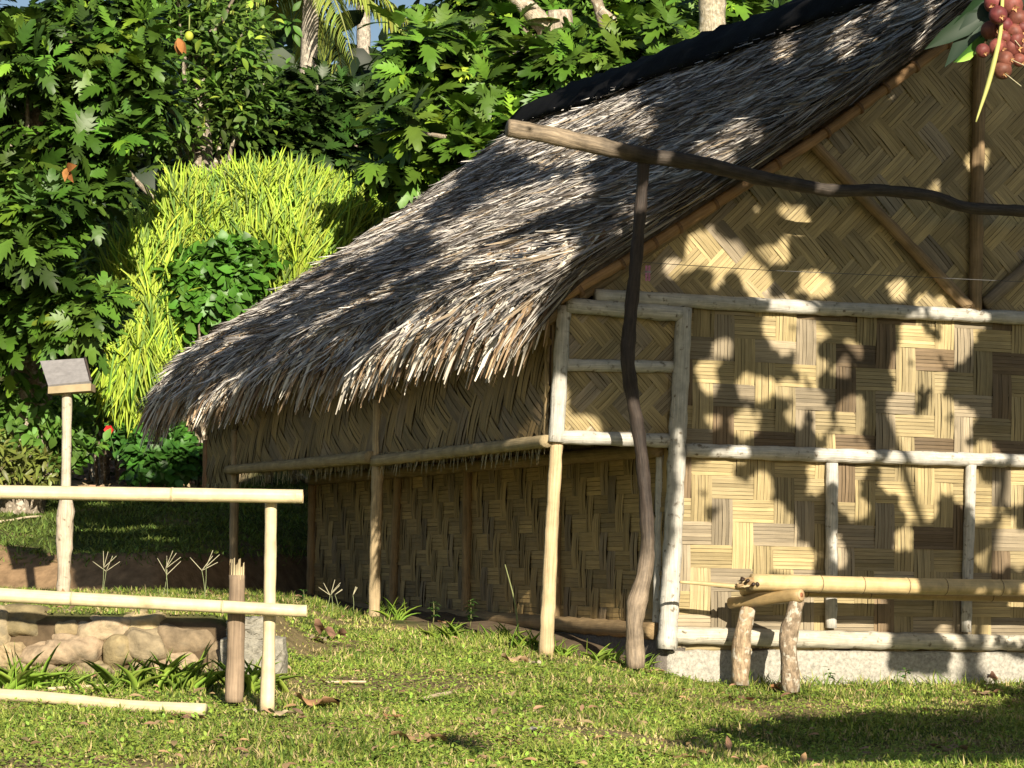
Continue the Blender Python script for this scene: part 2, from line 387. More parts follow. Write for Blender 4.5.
# plinth
def jag(mb, o, a, b, c, nseg, col):      # box along a with uneven top front edge
    mb.box(o, a, b, c, col)
mb = MB()
pl0 = uz(gp(668, 600))[0]
def bumpy(p0, p1, thick, zlo, zhi, col):
    p0 = np.array(p0); p1 = np.array(p1); nS = 60; d = (p1-p0); L = np.linalg.norm(d[:2]); d = d/L
    nrm = np.array([d[1], -d[0], 0]); vs = []
    for i in range(nS+1):
        q = p0+(p1-p0)*i/nS
        for k, (off, zz) in enumerate([(0, zlo), (0, (zlo*2+zhi)/3), (0, (zlo+zhi*2)/3), (0, zhi-.01), (-.02, zhi), (-thick, zhi), (-thick, zlo)]):
            j = random.uniform(-.008, .008) if k < 4 else 0
            vs.append([q[0]+nrm[0]*(off+j), q[1]+nrm[1]*(off+j), zz+(random.uniform(-.008, .008) if k in (3, 4) else 0)])
    fs = [[i*7+k, (i+1)*7+k, (i+1)*7+k+1, i*7+k+1] for i in range(nS) for k in range(6)]
    fs += [[k for k in range(7)], [nS*7+k for k in range(7)][::-1]]
    mb.add(vs, fs, col)
bumpy(H(pl0, -.035, 0), H(7.1, -.035, 0), .22, -1.0, z_bot-.005, (.40, .375, .32))
mb.build('plinth', M_concrete, hut, label='rough grey concrete footing under the gable wall')
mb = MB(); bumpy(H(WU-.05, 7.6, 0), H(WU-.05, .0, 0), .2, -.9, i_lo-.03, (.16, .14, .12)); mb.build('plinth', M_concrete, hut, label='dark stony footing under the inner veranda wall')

WH = (.62, .59, .52); BR = (.42, .31, .17); TAN = (.60, .47, .27)
def pole(name, pts, rpx, m, col, parent, D=16.6, wob=.10, seg=12, label=None, **kw):
    mb = MB(); r = np.array(rpx, float)*D/F
    mb.tube(pts, r, seg, wob, col); return mb.build(name, m, parent, label=label, **kw)
g = lambda x, y, o=.045: gp(x, y, o)
pole('beam', [g(595, 296), g(760, 305), g(1024, 318), g(1200, 327), g(1440, 340)], [7.2, 7.4, 7.2, 7, 7], M_white, WH, hut, label='upper pale horizontal pole across the gable')
pole('beam', [g(566, 305, .06), g(680, 314, .06)], [7.5, 8], M_white, WH, hut)
pole('post', [g(564, 306, .03), g(556, 442, .03)], [7, 8], M_white, WH, hut, label='short white post at the veranda corner')
pole('post', [g(684, 308, .06), g(677, 450, .06), g(672, 560, .06), g(667, 649, .06)], [8, 9, 9.5, 10], M_white, WH, hut, label='tall white post between veranda and gable wall')
pole('rail', [g(566, 365, .03), g(676, 367, .03)], [6.2, 6], M_white, WH, hut)
pole('rail', [g(560, 437, .03), g(672, 441, .03)], [7, 7], M_white, WH, hut)
pole('beam', [g(685, 450), g(850, 456), g(1024, 461), g(1200, 466), g(1420, 474)], [7, 7.4, 7.2, 7, 7], M_white, WH, hut, label='middle pale horizontal pole across the gable')
pole('beam', [g(672, 635), g(850, 640), g(1024, 643), g(1200, 648), g(1440, 652)], [8.5, 9, 8, 8, 8], M_white, (.62, .57, .46), hut, label='bottom pale horizontal pole above the footing')
for a, b, r in (((832, 463), (831, 628), 6.5), ((971, 465), (966, 632), 6)):
    pole('batten', [g(*a), g(*b)], [r, r-.5], M_white, WH, hut)
pole('batten', [g(1110, 466), g(1110, 640)], [6, 6], M_white, WH, hut)
pole('post', [g(661, 452, -.10), g(657, 646, -.10)], [5, 5], M_white, WH, hut, label='thin white post just left of the tall white post')
pole('post', [g(557, 438, .0), g(552, 520, .0), g(549, 590, .0), g(546, 655, .0)], [6.5, 6.5, 7, 7.5], M_wood, (.60, .46, .27), hut, label='veranda corner post of smooth tan wood lit by sun')
pole('post', [g(551, 300, -.1), g(549, 448, -.1)], [6, 6], M_wood, BR, hut)
pole('king_post', [g(980, 5, .03), g(978, 160, .03), g(975, 312, .03)], [6.5, 7, 7.5], M_wood, (.33, .23, .13), hut, label='brown upright in the gable peak')
pole('strut', [g(803, 133), g(880, 215), g(968, 306)], [6, 6, 6.5], M_wood, (.36, .25, .14), hut)
pole('strut', [g(984, 305), g(1070, 230), g(1190, 125)], [7, 7, 6], M_wood, (.30, .24, .17), hut)
# rake bamboo pole with ties
rk = [H(-.05, -.13, 1.63)]+[H(u, -.13, rake_z(u)+.0) for u in (.5, 1.0, 1.85, 2.6, 3.55)]
pole('rake_pole', rk, [6, 6, 6, 5.5, 5.5, 5.5], M_wood, (.36, .22, .11), hut, label='brown bamboo pole along the sloping gable edge')
for t in np.linspace(.1, 3.5, 15)+RNG.uniform(-.07, .07, 15):
    c = H(t, -.13, rake_z(t)); dd = unit(H(t+.1, -.13, rake_z(t+.1))-H(t, -.13, rake_z(t)))
    mb = MB(); mb.tube([c-dd*.012, c+dd*.012], [.044, .044], 10, .05, (.22, .13, .07), rings=3)
    mb.build('binding', M_wood, hut)
# side beams and posts
s = sp
pole('beam', [s(548, 441, .03), s(470, 450, .03), s(374, 461, .03)], [6, 6, 6], M_wood, (.42, .33, .19), hut, D=17.8)
pole('beam', [s(371, 457, .06), s(300, 464, .06), s(228, 470, .06)], [6, 5.6, 5], M_wood, (.40, .31, .17), hut, D=21)
pole('post', [s(379, 400, 0), s(377, 500, 0), s(375, 560, .0), s(374, 621, .0)], [6, 6, 5.5, 6], M_wood, (.50, .38, .22), hut, D=19.4, label='middle veranda post of brown wood, sunlit near its foot')
pole('post', [s(236, 430, 0), s(234, 520, 0), s(233, 615, 0)], [4.5, 4.5, 4.5], M_wood, (.38, .29, .17), hut, D=23.2, label='farthest veranda post, seen behind the bamboo fence')
pole('post', [s(207, 440, 0), s(206, 490, 0)], [4, 4], M_wood, (.30, .18, .10), hut, D=24)
q = ip
for a, b in (((313, 470), (310, 610)), ((399, 462), (392, 614)), ((468, 455), (466, 620)), ((556, 450), (556, 630))):
    pole('batten', [q(*a, .03), q(*b, .03)], [5, 5], M_wood, (.33, .23, .12), hut, D=20)
pole('sill', [H(WU-.04, 7.6, i_lo), H(WU-.04, 4, i_lo+.0), H(WU-.04, .05, i_lo-.0)], [8, 8, 8], M_wood, (.36, .25, .13), hut, D=18, label='brown log sill under the inner veranda wall')
pole('beam', [H(WU-.04, 7.6, .72), H(WU-.04, .05, .74)], [7, 7], M_wood, (.36, .26, .14), hut, D=18)
for v_ in (.0, 2.2, 4.4, 6.6, 8.6):      # rafters
    pole('rafter', [H(-.2, v_, 1.42), H(1.85, v_, 2.84), H(3.55, v_, 4.15)], [6, 6, 5], M_wood, (.3, .22, .13), hut, D=16.6)
pole('wall_plate', [H(0, .0, 1.56), H(0, 8.3, 1.52)], [7, 7], M_wood, (.36, .26, .14), hut)

# ------------------------------------------------------------------ roof thatch
def roofp(a, b, lift=0.0):
    """a: 0 near gable .. 1 far end; b: 0 ridge .. 1 eave; returns point on the thatch surface of the left slope"""
    a = np.asarray(a, float); b = np.asarray(b, float)
    v = (-.20+.03*np.sin(b*9))+a*(9.25+.65*b+.05*np.sin(b*14))
    u = RU+(-.26-RU)*b
    z = (RZ0+(RZ1-RZ0)*a)*(1-b)+(1.74-.03*a)*b-.12*np.sin(np.pi*b)*(1-a*.4)-.17*smooth(.90, 1.0, b)+.04*np.sin(a*17+b*5)*b
    z = z+lift
    return np.stack([C0[0]+U[0]*u+V[0]*v, C0[1]+U[1]*u+V[1]*v, z], -1)
roof = MB()
A = np.linspace(0, 1, 60); B = np.linspace(0, 1, 30)
AA, BB = np.meshgrid(A, B); top = roofp(AA, BB, -.03); bot = roofp(AA, BB, -.17)
id_ = np.arange(AA.size).reshape(AA.shape); n_ = AA.size
fs = []
for i in range(29):
    for j in range(59):
        a_, b_, c_, d_ = id_[i, j], id_[i, j+1], id_[i+1, j+1], id_[i+1, j]
        fs.append([a_, b_, c_, d_]); fs.append([n_+a_, n_+d_, n_+c_, n_+b_])
for j in range(59):
    for i in (0, 29): a_, b_ = id_[i, j], id_[i, j+1]; fs.append([a_, n_+a_, n_+b_, b_])
for i in range(29):
    for j in (0, 59): a_, b_ = id_[i, j], id_[i+1, j]; fs.append([a_, b_, n_+b_, n_+a_])
roof.add(np.concatenate([top.reshape(-1, 3), bot.reshape(-1, 3)]), fs, (.09, .07, .055))
rb = roof.build('roof', M_thatchbed, hut, smooth_=False)
# strands
def strands(n, a_fn, b_fn, Lr, wr, drop, cols, yaw=.28, liftr=(.0, .04), tip=(.0, .05), gravity=0.0, twr=.65):
    a = a_fn(n); b = b_fn(n)
    p = roofp(a, b); e = 1e-3
    dn = unit(roofp(a, np.minimum(b+e, 1.2))-roofp(a, b-0)); al = unit(roofp(a+e, b)-roofp(a, b))
    nr = unit(np.cross(dn, al)); nr = np.where(nr[:, 2:3] < 0, -nr, nr)
    y = RNG.normal(0, yaw, n)[:, None]
    d = unit(dn*np.cos(y)+al*np.sin(y)); d = unit(d+np.array([0, 0, -1.0])*np.asarray(gravity)[..., None] if np.ndim(gravity) else d+np.array([0, 0, -float(gravity)]))
    side = unit(np.cross(d, nr)); tw = RNG.uniform(-twr, twr, n)[:, None]; side = unit(side*np.cos(tw)+nr*np.sin(tw))
    L = RNG.uniform(*Lr, n)[:, None]; w_ = RNG.uniform(*wr, n)[:, None]
    lf = RNG.uniform(*liftr, n)[:, None]; tp = RNG.uniform(*tip, n)[:, None]
    st = 4; vs = np.zeros((n, 2*st, 3))
    p0 = p+nr*lf
    curl = RNG.normal(0, .06, n)[:, None]
    for k in range(st):
        t = k/(st-1)
        c = p0+d*L*t+nr*(tp*t*t)+side*curl*L*t*t
        c = c+np.array([0, 0, -1.0])*drop*L*t*t
        ww = w_*(1-.75*t**3)
        vs[:, 2*k] = c-side*ww; vs[:, 2*k+1] = c+side*ww
    fq = np.array([[2*k, 2*k+1, 2*k+3, 2*k+2] for k in range(st-1)])
    f = (fq[None]+(np.arange(n)*2*st)[:, None, None]).reshape(-1, 4)
    c = cols(n, a, b)
    # weathering differs per strand
    u_ = np.tile(np.stack([np.repeat(np.arange(st)/st, 2), np.tile([0, 1], st)], 1), (n, 1))
    return vs.reshape(-1, 3), f, np.repeat(c, 2*st, axis=0)
def cthatch(n, a, b):
    k = RNG.random((n, 1)); grey = np.array([.37, .34, .32]); pale = np.array([.74, .69, .62]); tan_ = np.array([.38, .30, .21]); dk = np.array([.13, .105, .09])
    c = np.where(k < .42, grey, np.where(k < .76, pale, np.where(k < .88, tan_, dk)))
    return c*RNG.uniform(.7, 1.25, (n, 1))
def cfringe(n, a, b):
    k = RNG.random((n, 1)); pale = np.array([.72, .66, .56]); tan_ = np.array([.44, .31, .19]); dk = np.array([.16, .10, .06])
    return np.where(k < .5, pale, np.where(k < .82, tan_, dk))*RNG.uniform(.7, 1.2, (n, 1))
parts = []
parts.append(strands(17000, lambda n: RNG.uniform(0, 1, n), lambda n: RNG.uniform(.0, .97, n)**.9, (.2, .5), (.005, .015), .02, cthatch, yaw=.30, liftr=(-.03, .02), tip=(-.02, .07)))
# courses: rows of tips
for br in np.arange(.05, .97, .048):
    n = 520
    parts.append(strands(n, lambda n: RNG.uniform(0, 1, n), lambda n: np.clip(RNG.normal(br, .006, n), 0, .97), (.20, .40), (.006, .018), .03, cthatch, yaw=.22, liftr=(.0, .04), tip=(.0, .09)))
parts.append(strands(3200, lambda n: RNG.uniform(.002, 1, n), lambda n: RNG.uniform(.84, .95, n), (.22, .45), (.008, .021), .3, cfringe, yaw=.30, liftr=(-.02, .05), tip=(.02, .09), gravity=.35, twr=1.1))
parts.append(strands(3800, lambda n: RNG.uniform(.002, 1, n), lambda n: RNG.uniform(.92, .995, n), (.12, .38), (.008, .022), .4, cfringe, yaw=.26, liftr=(-.05, .04), tip=(.0, .06), gravity=.9, twr=1.4))
parts.append(strands(1500, lambda n: RNG.uniform(.94, 1.0, n), lambda n: RNG.uniform(.80, .99, n), (.22, .42), (.007, .015), .5, cfringe, yaw=.5, liftr=(-.15, .02), tip=(.0, .06), gravity=.7, twr=1.4))
# gable edge bundles
parts.append(strands(2600, lambda n: RNG.uniform(-.004, .012, n), lambda n: RNG.uniform(.0, .95, n), (.25, .6), (.004, .012), .01, lambda n, a, b: cthatch(n, a, b)*.9, yaw=.09, liftr=(-.11, .0), tip=(-.01, .03)))
parts.append(strands(900, lambda n: RNG.uniform(.985, 1.012, n), lambda n: RNG.uniform(.0, .97, n), (.2, .45), (.004, .012), .08, cthatch, yaw=.5, liftr=(-.15, .05), tip=(-.02, .05)))
v = np.concatenate([p[0] for p in parts]); 
th = rep_obj('thatch', parts, M_thatch, hut, smooth_=False, label='grey weathered palm leaf thatch with ragged tan eave fringe')
uvl = th.data.uv_layers.new(name='UV'); nl = len(th.data.loops); vi = np.zeros(nl, np.int32); th.data.loops.foreach_get('vertex_index', vi)
rnd = RNG.uniform(0, 50, (len(v)//8+1)); loc = np.arange(len(v)) % 8
uvv = np.stack([(loc % 2)*.02+rnd[np.arange(len(v))//8], (loc//2)*.12+rnd[np.arange(len(v))//8]], 1)
uvl.data.foreach_set('uv', uvv[vi].astype(np.float32).ravel())
# right slope (faces away)
mb = MB()
def rp2(a, b, l): 
    p = roofp(a, b, l); u_ = RU+(RU+.26)*b
    v_ = -.30+a*(9.35+.65*b)
    return np.array([C0[0]+U[0]*u_+V[0]*v_, C0[1]+U[1]*u_+V[1]*v_, p[2]])
vs = [rp2(a, b, l) for l in (0, -.17) for b in (0, .3, .6, .9, 1) for a in (0, .5, 1)]
fs = []
for b_ in range(4):
    for a_ in range(2):
        k = b_*3+a_; fs += [[k, k+3, k+4, k+1], [15+k, 15+k+1, 15+k+4, 15+k+3]]
    for a_ in (0, 2): k = b_*3+a_; fs.append([k, k+3, k+18, k+15])
for a_ in range(2): fs.append([12+a_, 13+a_, 28+a_, 27+a_])
mb.add(vs, fs, (.26, .22, .19)); mb.build('roof', M_thatchbed, hut, smooth_=False)
# black ridge cover: a saddle over the ridge
mb = MB(); vs = []; nR = 60
prof = [(-.42, -.27), (-.36, -.17), (-.25, -.07), (-.10, .03), (0, .06), (.10, .03), (.25, -.07), (.5, -.30), (.5, -.38), (0, -.05), (-.48, -.36)]
for i in range(nR+1):
    a = i/nR; v_ = -.38+a*9.55; zc = RZ0+(RZ1-RZ0)*a+.07+.015*math.sin(a*23)
    for (x, z_) in prof:
        k = 1 if a > .03 else .8
        vs.append(H(RU+x*k+random.uniform(-.03, .03), v_+random.uniform(-.03, .03), zc+z_*k+random.uniform(-.016, .016)))
m_ = len(prof)
fs = [[i*m_+k, (i+1)*m_+k, (i+1)*m_+(k+1) % m_, i*m_+(k+1) % m_] for i in range(nR) for k in range(m_)]+[list(range(m_)), [nR*m_+k for k in range(m_)][::-1]]
mb.add(vs, fs, (.008, .008, .009)); mb.build('ridge_cover', M_black, hut, label='black ridge covering along the roof top')

# ================================================================== dark pole frame in front of the gable
fr = thing('pole_frame', gp(635, 657, .45), 'crooked dark upright pole carrying a long horizontal pole before the gable', 'pole frame')
up_px = [(644, 158), (640, 215), (636, 262), (630, 320), (627, 360), (632, 395), (640, 440), (645, 490), (648, 540), (645, 575), (637, 600), (634, 625), (636, 668)]
mb = MB(); upp = [gp(x, y, .45) for x, y in up_px]
cols_ = [(.05, .035, .025)]
mb.tube(upp, np.array([6, 6, 6.3, 6.8, 7.4, 6.8, 6.4, 6.5, 7, 8, 10, 8.6, 9.5])*16.2/F, 14, .12, (.055, .04, .03), rings=90)
vv = mb.v[0]; hz = smooth(.35, -.25, vv[:, 2])[:, None]  # sunlight on the foot put into the colour
mb.c[0] = (1-hz)*np.array([.045, .033, .026])+hz*np.array([.26, .20, .14])
mb.build('upright', M_darkpole, fr, label='crooked dark upright, knobbly near its foot, where sunlight is coloured in')
mb = MB(); cb = [(508, 128), (545, 134), (585, 143), (640, 155), (700, 163), (760, 178), (830, 191), (880, 190), (930, 195), (965, 208), (1024, 211), (1150, 222), (1300, 230)]
mb.tube([gp(x, y, .47) for x, y in cb], np.array([8.5, 8.8, 8.8, 8.2, 7.6, 7.2, 6.6, 6.2, 6.2, 6.2, 6, 6, 5])*16.2/F, 14, .10, (.05, .04, .03), rings=140)
uu = (mb.v[0]-C0) @ U; k = (1-smooth(-.15, .45, uu))[:, None]  # sunlit left end and tree shade put into the colour of the dark wood
mb.c[0] = (1-k)*np.array([.06, .048, .038])+k*np.array([.25, .195, .135])
mb.build('crossbar', M_darkpole, fr, label='long horizontal pole, cut left end coloured as sunlit, dark wood deepened by painted shade elsewhere')
pole('upright', [gp(1290, 228, .45), gp(1290, 690, .45)], [6, 8], M_darkpole, (.05, .04, .03), fr)
# wire with peg
mb = MB(); mb.tube([gp(638, 262, .42), gp(760, 270, .42), gp(900, 276, .42), gp(1024, 282, .42), gp(1290, 284, .42)], .0022, 6, 0, (.10, .10, .10), rings=60)
mb.build('wire', M_metal, None, base=gp(638, 262, .42), label='thin wire strung across the upper gable from the dark pole', cat='wire')
mb = MB(); c = gp(648, 272, .42)
for sx in (-1, 1): mb.box(c+np.array([sx*.009-.007, -.005, -.055]), (.012, 0, 0), (0, .012, 0), (0, .0, .095), (.55, .22, .38))
mb.tube([c+np.array([-.02, 0, 0]), c+np.array([.02, 0, 0])], .008, 8, 0, (.3, .3, .3), rings=3)
mb.build('clothes_peg', M_fruit, None, base=c, label='small pink clothes peg clipped on the wire beside the dark pole', cat='clothes peg', smooth_=False)

# ================================================================== bench
be = thing('bench', gp(765, 680, .5), 'rustic bamboo pole bench on log legs against the gable wall', 'bench')
o1, o2 = .50, .28
def bamboo(mb, pts, r, nodes, col=(.62, .47, .24), seg=16, ring=(.10, .06, .03)):
    mb.tube(pts, r, seg, .015, col)
    pts = [np.asarray(p, float) for p in pts]
    for t in nodes:
        L = len(pts)-1; k = min(int(t*L), L-1); f_ = t*L-k; c = pts[k]*(1-f_)+pts[k+1]*f_; d = unit(pts[k+1]-pts[k])
        rr = r if np.isscalar(r) else np.interp(t, np.linspace(0, 1, len(r)), r)
        mb.tube([c-d*.009, c-d*.003, c+d*.003, c+d*.009], [rr*.98, rr*1.06, rr*1.06, rr*.98], seg, 0, np.array(col)*.9, rings=4)
        mb.tube([c-d*.0022, c+d*.0022], [rr*1.065, rr*1.065], seg, 0, ring, rings=2)
mb = MB(); bamboo(mb, [gp(752, 582, o1), gp(900, 586, o1), gp(1024, 588, o1), gp(1330, 596, o1)], .052, (.15, .245, .35, .45, .6, .75, .9)); mb.build('seat_pole', M_bamboo, be, label='thick front bamboo seat pole')
mb = MB(); bamboo(mb, [gp(742, 590, o2), gp(900, 594, o2), gp(1330, 604, o2)], .036, (.2, .4, .6, .8), (.50, .36, .18)); mb.build('seat_pole', M_bamboo, be)
mb = MB()
for k, (x, dy, r) in enumerate(((741, 3, .022), (748, -2, .03), (757, 4, .034), (765, -1, .04))):   # split, torn end
    mb.tube([gp(x-4, 583+dy, o1), gp(x+9, 583+dy*.3, o1)], [r*.7, r], 9, .35, (.30, .20, .10), rings=4)
for k in range(5):
    c = gp(random.uniform(740, 772), 583+random.uniform(-5, 4), o1+.055); mb.tube([c, c+V*.02+U*.01], [.014, .012], 7, .3, (.035, .02, .012), rings=3)  # dark stubs stand in for the shade inside torn holes
for k in range(14): 
    x = random.uniform(733, 762); mb.tube([gp(x, 583+random.uniform(-7, 6), o1+.01), gp(x+18, 583+random.uniform(-4, 4), o1+.01)], [.004, .009], 6, .1, (.55, .42, .24), rings=3)
mb.build('split_end', M_bamboo, be, label='torn and split left end of the seat pole')
pole('stick', [gp(680, 582, .45), gp(712, 584, .45), gp(745, 588, .45)], [1.4, 2.2, 3], M_bamboo, (.55, .42, .22), be)
mb = MB(); ca_, cb_ = gp(730, 603, .18), gp(801, 595, .66); mb.tube([ca_, (ca_+cb_)/2+Z*.0, cb_], [.034, .042, .040], 14, .10, (.40, .28, .13)); 
d = unit(cb_-ca_); mb.tube([cb_+d*.001, cb_+d*.004], [.037, .035], 14, .0, (.55, .36, .20), rings=2); mb.tube([cb_+d*.004, cb_+d*.006], [.016, .015], 12, .0, (.30, .12, .06), rings=2)
mb.build('cross_piece', M_bamboo, be, label='short round log laid across the two legs')
pole('leg', [gp(749, 604, .28), gp(745, 625, .28), gp(740, 640, .28), gp(742, 655, .28), gp(740, 685, .28)], [7, 8, 9.5, 9, 9], M_bark, (.42, .31, .20), be, wob=.18, label='rear log leg leaning against the footing')
pole('leg', [gp(797, 600, .60), gp(793, 620, .60), gp(786, 634, .60), gp(789, 655, .60), gp(791, 692, .60)], [7.5, 8.5, 9, 8.5, 9], M_bark, (.33, .25, .17), be, wob=.16, label='front log leg with blotched grey bark')
for o_ in (.28, .58): pole('leg', [gp(1280, 604, o_), gp(1280, 700, o_)], [8, 9], M_bark, (.33, .25, .17), be, wob=.16)

# ================================================================== bamboo fence at left
DF = 12.4
fe = thing('fence', gr(268, 706), 'low fence of two pale bamboo rails on upright posts left of the hut', 'fence')
def bp(x, y, D=DF): return P(x, y, D)
CREAM = (.74, .62, .38)
mb = MB(); e = bp(303, 496.5); bamboo(mb, [bp(-260, 490), bp(0, 492), e-np.array([.03, 0, 0])], .033, (.28, .50, .79), CREAM, ring=(.48, .38, .22))
mb.tube([e-np.array([.10, 0, .0]), e], [.033, .033], 16, 0, CREAM, caps=False, rings=3); mb.tube([e, e-np.array([.095, 0, 0])], [.027, .027], 16, 0, (.35, .24, .12), caps=False, rings=3)
mb.build('rail', M_bamboo, fe, label='upper bamboo rail with open cut end')
mb = MB(); e = bp(307, 611, DF-.02); bamboo(mb, [bp(-260, 578, DF-.02), bp(0, 595, DF-.02), e-np.array([.03, 0, 0])], [.036, .034, .029], (.3, .62, .87), CREAM, ring=(.48, .38, .22))
mb.tube([e-np.array([.07, 0, .0]), e], [.029, .029], 16, 0, CREAM, caps=False, rings=3); mb.tube([e, e-np.array([.06, 0, 0])], [.022, .022], 16, 0, (.25, .16, .08), caps=False, rings=3)
mb.build('rail', M_bamboo, fe, label='lower bamboo rail with dark hollow end')
f0 = gr(268, 706)
pole('post', [bp(271, 499, DF+.07), bp(270, 580, DF+.07), bp(269, 640, DF+.07), P(267, 712, DF+.05)], [6, 6.2, 6.2, 8], M_bamboo, (.70, .58, .36), fe, D=DF, wob=.06, label='slim pale fence post under the rail ends')
mb = MB(); pts = [bp(237, 575, DF+.1), bp(236, 640, DF+.1), P(234, 702, DF+.1)]
mb.tube(pts, np.array([8, 9, 9.5])*DF/F, 16, .06, (.30, .22, .15), rings=30)
for k in range(16):
    th_ = k/16*2*math.pi; c = pts[0]+np.array([math.cos(th_), math.sin(th_), 0])*.036; h = random.uniform(.03, .085)
    cc = (.72, .58, .34) if random.random() < .7 else (.4, .28, .15)
    a_ = np.array([-math.sin(th_), math.cos(th_), 0])*.0085
    mb.add([c-a_-Z*.05, c+a_-Z*.05, c+a_*.7+Z*h, c-a_*.7+Z*h*.9, c*1-Z*.05-(c-pts[0])*.25, ], [[0, 1, 2, 3], [0, 3, 4], [1, 4, 2], [3, 2, 4]], cc)
vv = mb.v[0]
mb.build('post', M_wood, fe, label='thicker brown post with splintered broken top')
pole('post', [bp(-200, 485, DF+.07), P(-200, 712, DF+.07)], [7, 8], M_bamboo, (.70, .58, .36), fe, D=DF)

# ================================================================== slanted box on a post
D_ = 19.6; fb = P(63, 597, D_)
fd = thing('box_on_post', fb, 'small slanted grey board box on a pale post beyond the fence', 'post box')
pole('post', [P(67, 388, D_), P(66.5, 450, D_), P(65.5, 500, D_)], [5.2, 4.8, 5], M_white, (.62, .55, .42), fd, D=D_, wob=.05)
pole('lower_post', [P(66, 496, D_-.0), P(66, 512, D_), P(64, 530, D_), P(64.5, 560, D_), P(63, 601, D_)], [6, 8.5, 9, 7, 6], M_white, (.60, .50, .38), fd, D=D_, wob=.16, label='thicker knobbly lower half of the post')
A0, A1, A2, A3 = P(40, 361, D_+.15), P(85, 358, D_+.15), P(91, 381, D_-.12), P(48, 385, D_-.12)
mb = MB(); nn_ = unit(np.cross(A1-A0, A3-A0)); nn_ = nn_ if nn_[2] > 0 else -nn_
mb.add([A0, A1, A2, A3]+[p-nn_*.02 for p in (A0, A1, A2, A3)], [[0, 1, 2, 3][::-1], [4, 5, 6, 7], [0, 1, 5, 4], [1, 2, 6, 5], [2, 3, 7, 6], [3, 0, 4, 7]], (.27, .255, .25)); mb.build('lid', M_metal, fd, smooth_=False, label='tilted weathered grey lid')
mb = MB(); q0 = P(48, 389, D_-.11); q1 = P(91, 386, D_-.11)
mb.box(q0-Z*.035, q1-q0, np.array([0, .22, .0]), Z*.055, (.42, .33, .2)); mb.build('tray', M_wood, fd, smooth_=False)
pole('edge_strip', [A1+nn_*.006, A2+nn_*.006], [1.2, 1.2], M_wood, (.08, .06, .05), fd, D=D_)

# ================================================================== stones
def rock(name, c, dims, col, seed, label, group=None, cat='stone'):
    import bmesh
    bm = bmesh.new(); bmesh.ops.create_icosphere(bm, subdivisions=4, radius=1)
    r = np.random.default_rng(seed); ks = r.normal(0, 1, (9, 3))*np.array([1.3, 1.3, 1.3]); ph = r.uniform(0, 6, 9)
    vs = np.array([v.co for v in bm.verts]); fs = [[v.index for v in f.verts] for f in bm.faces]; bm.free()
    d = sum(np.sin(vs @ ks[i]*(1+i*.45)+ph[i])*(.12/(1+i*.22)) for i in range(9))
    s_ = np.sign(vs)*np.abs(vs)**.8
    vs2 = s_*(1+d)[:, None]*np.array(dims)/2
    mb = MB(); mb.add(vs2+np.asarray(c), fs, col); return mb.build(name, M_stone, None, base=np.asarray(c)-Z*dims[2]/2, label=label, cat=cat, group=group)
ST = [ # crop px cx,cy,w,h
 (-12, 425, 90, 95, 'big rounded brown stone at the far left of the low wall'), (62, 415, 150, 75, 'broad flat topped stone casting a dark ledge, upper left of the low wall'),
 (278, 418, 150, 62, 'wide pale top stone in the middle of the low wall'), (165, 476, 165, 78, 'large tan stone under the flat topped stone'),
 (25, 490, 80, 55, 'small dark stone low at the left of the wall'), (305, 482, 95, 80, 'squarish stone below the wide pale top stone'),
 (250, 530, 110, 50, 'low stone half hidden in grass below the squarish stone'), (378, 470, 100, 95, 'rounded stone between the squarish stone and the largest slab'),
 (470, 452, 190, 92, 'largest smooth slab at right end of the low wall'), (400, 525, 90, 60, 'small stone under the left of the largest slab'),
 (480, 525, 120, 62, 'brown stone beneath the largest slab'), (560, 510, 60, 80, 'narrow end stone beside the broken brown post'),
 (110, 535, 120, 50, 'grassy bottom stone under the large tan stone'), (350, 545, 80, 50, 'bottom stone below the rounded stone'), (15, 545, 90, 50, 'bottom left stone behind tall grass'),
 (182, 428, 120, 78, 'plump stone between the flat topped stone and the wide pale top stone'), (385, 420, 120, 76, 'plump top stone touching the left end of the largest slab')]
for k, (cx, cy, w_, h_, lb) in enumerate(ST):
    Dk = 14.0+(.04 if cy < 470 else -.03)
    c = P(cx*.3906, 465+cy*.3906, Dk); sc_ = .3906*Dk/F
    rock('stone', c, (w_*sc_*1.08, .27, h_*sc_*1.28), np.array([.37, .285, .18])*random.uniform(.6, 1.15)*np.array([1, random.uniform(.96, 1.04), random.uniform(.88, 1.05)]), k+3, lb, 'stones of the low dry wall')
for k, (px, py, w_, h_, c_) in enumerate([(-60, 640, .5, .3, 1), (-130, 645, .5, .3, 1)]):
    rock('stone', P(px, py, 14), (w_, .25, h_), (.30, .22, .14), 60+k, 'stone of the low wall just past the left picture edge', 'stones of the low dry wall')
mb = MB()
def rough_block(mb, o, a, b, c, n=8, j=.010, col=(.29, .27, .22)):
    o, a, b, c = [np.asarray(q, float) for q in (o, a, b, c)]
    import itertools
    idx = {}; vs = []; fs = []
    def vid(i, k, l):
        if (i, k, l) not in idx:
            p = o+a*i/n+b*k/n+c*l/n; m = sum(t in (0, n) for t in (i, k, l))
            ctr = o+(a+b+c)/2; p = p+(ctr-p)*(.06 if m >= 2 else 0)*random.uniform(.4, 1.4)+np.array([random.uniform(-j, j) for _ in range(3)])
            idx[(i, k, l)] = len(vs); vs.append(p)
        return idx[(i, k, l)]
    for s_ in (0, n):
        for i in range(n):
            for k in range(n):
                fs += [[vid(s_, i, k), vid(s_, i+1, k), vid(s_, i+1, k+1), vid(s_, i, k+1)], [vid(i, s_, k), vid(i+1, s_, k), vid(i+1, s_, k+1), vid(i, s_, k+1)], [vid(i, k, s_), vid(i+1, k, s_), vid(i+1, k+1, s_), vid(i, k+1, s_)]]
    mb.add(vs, fs, col)
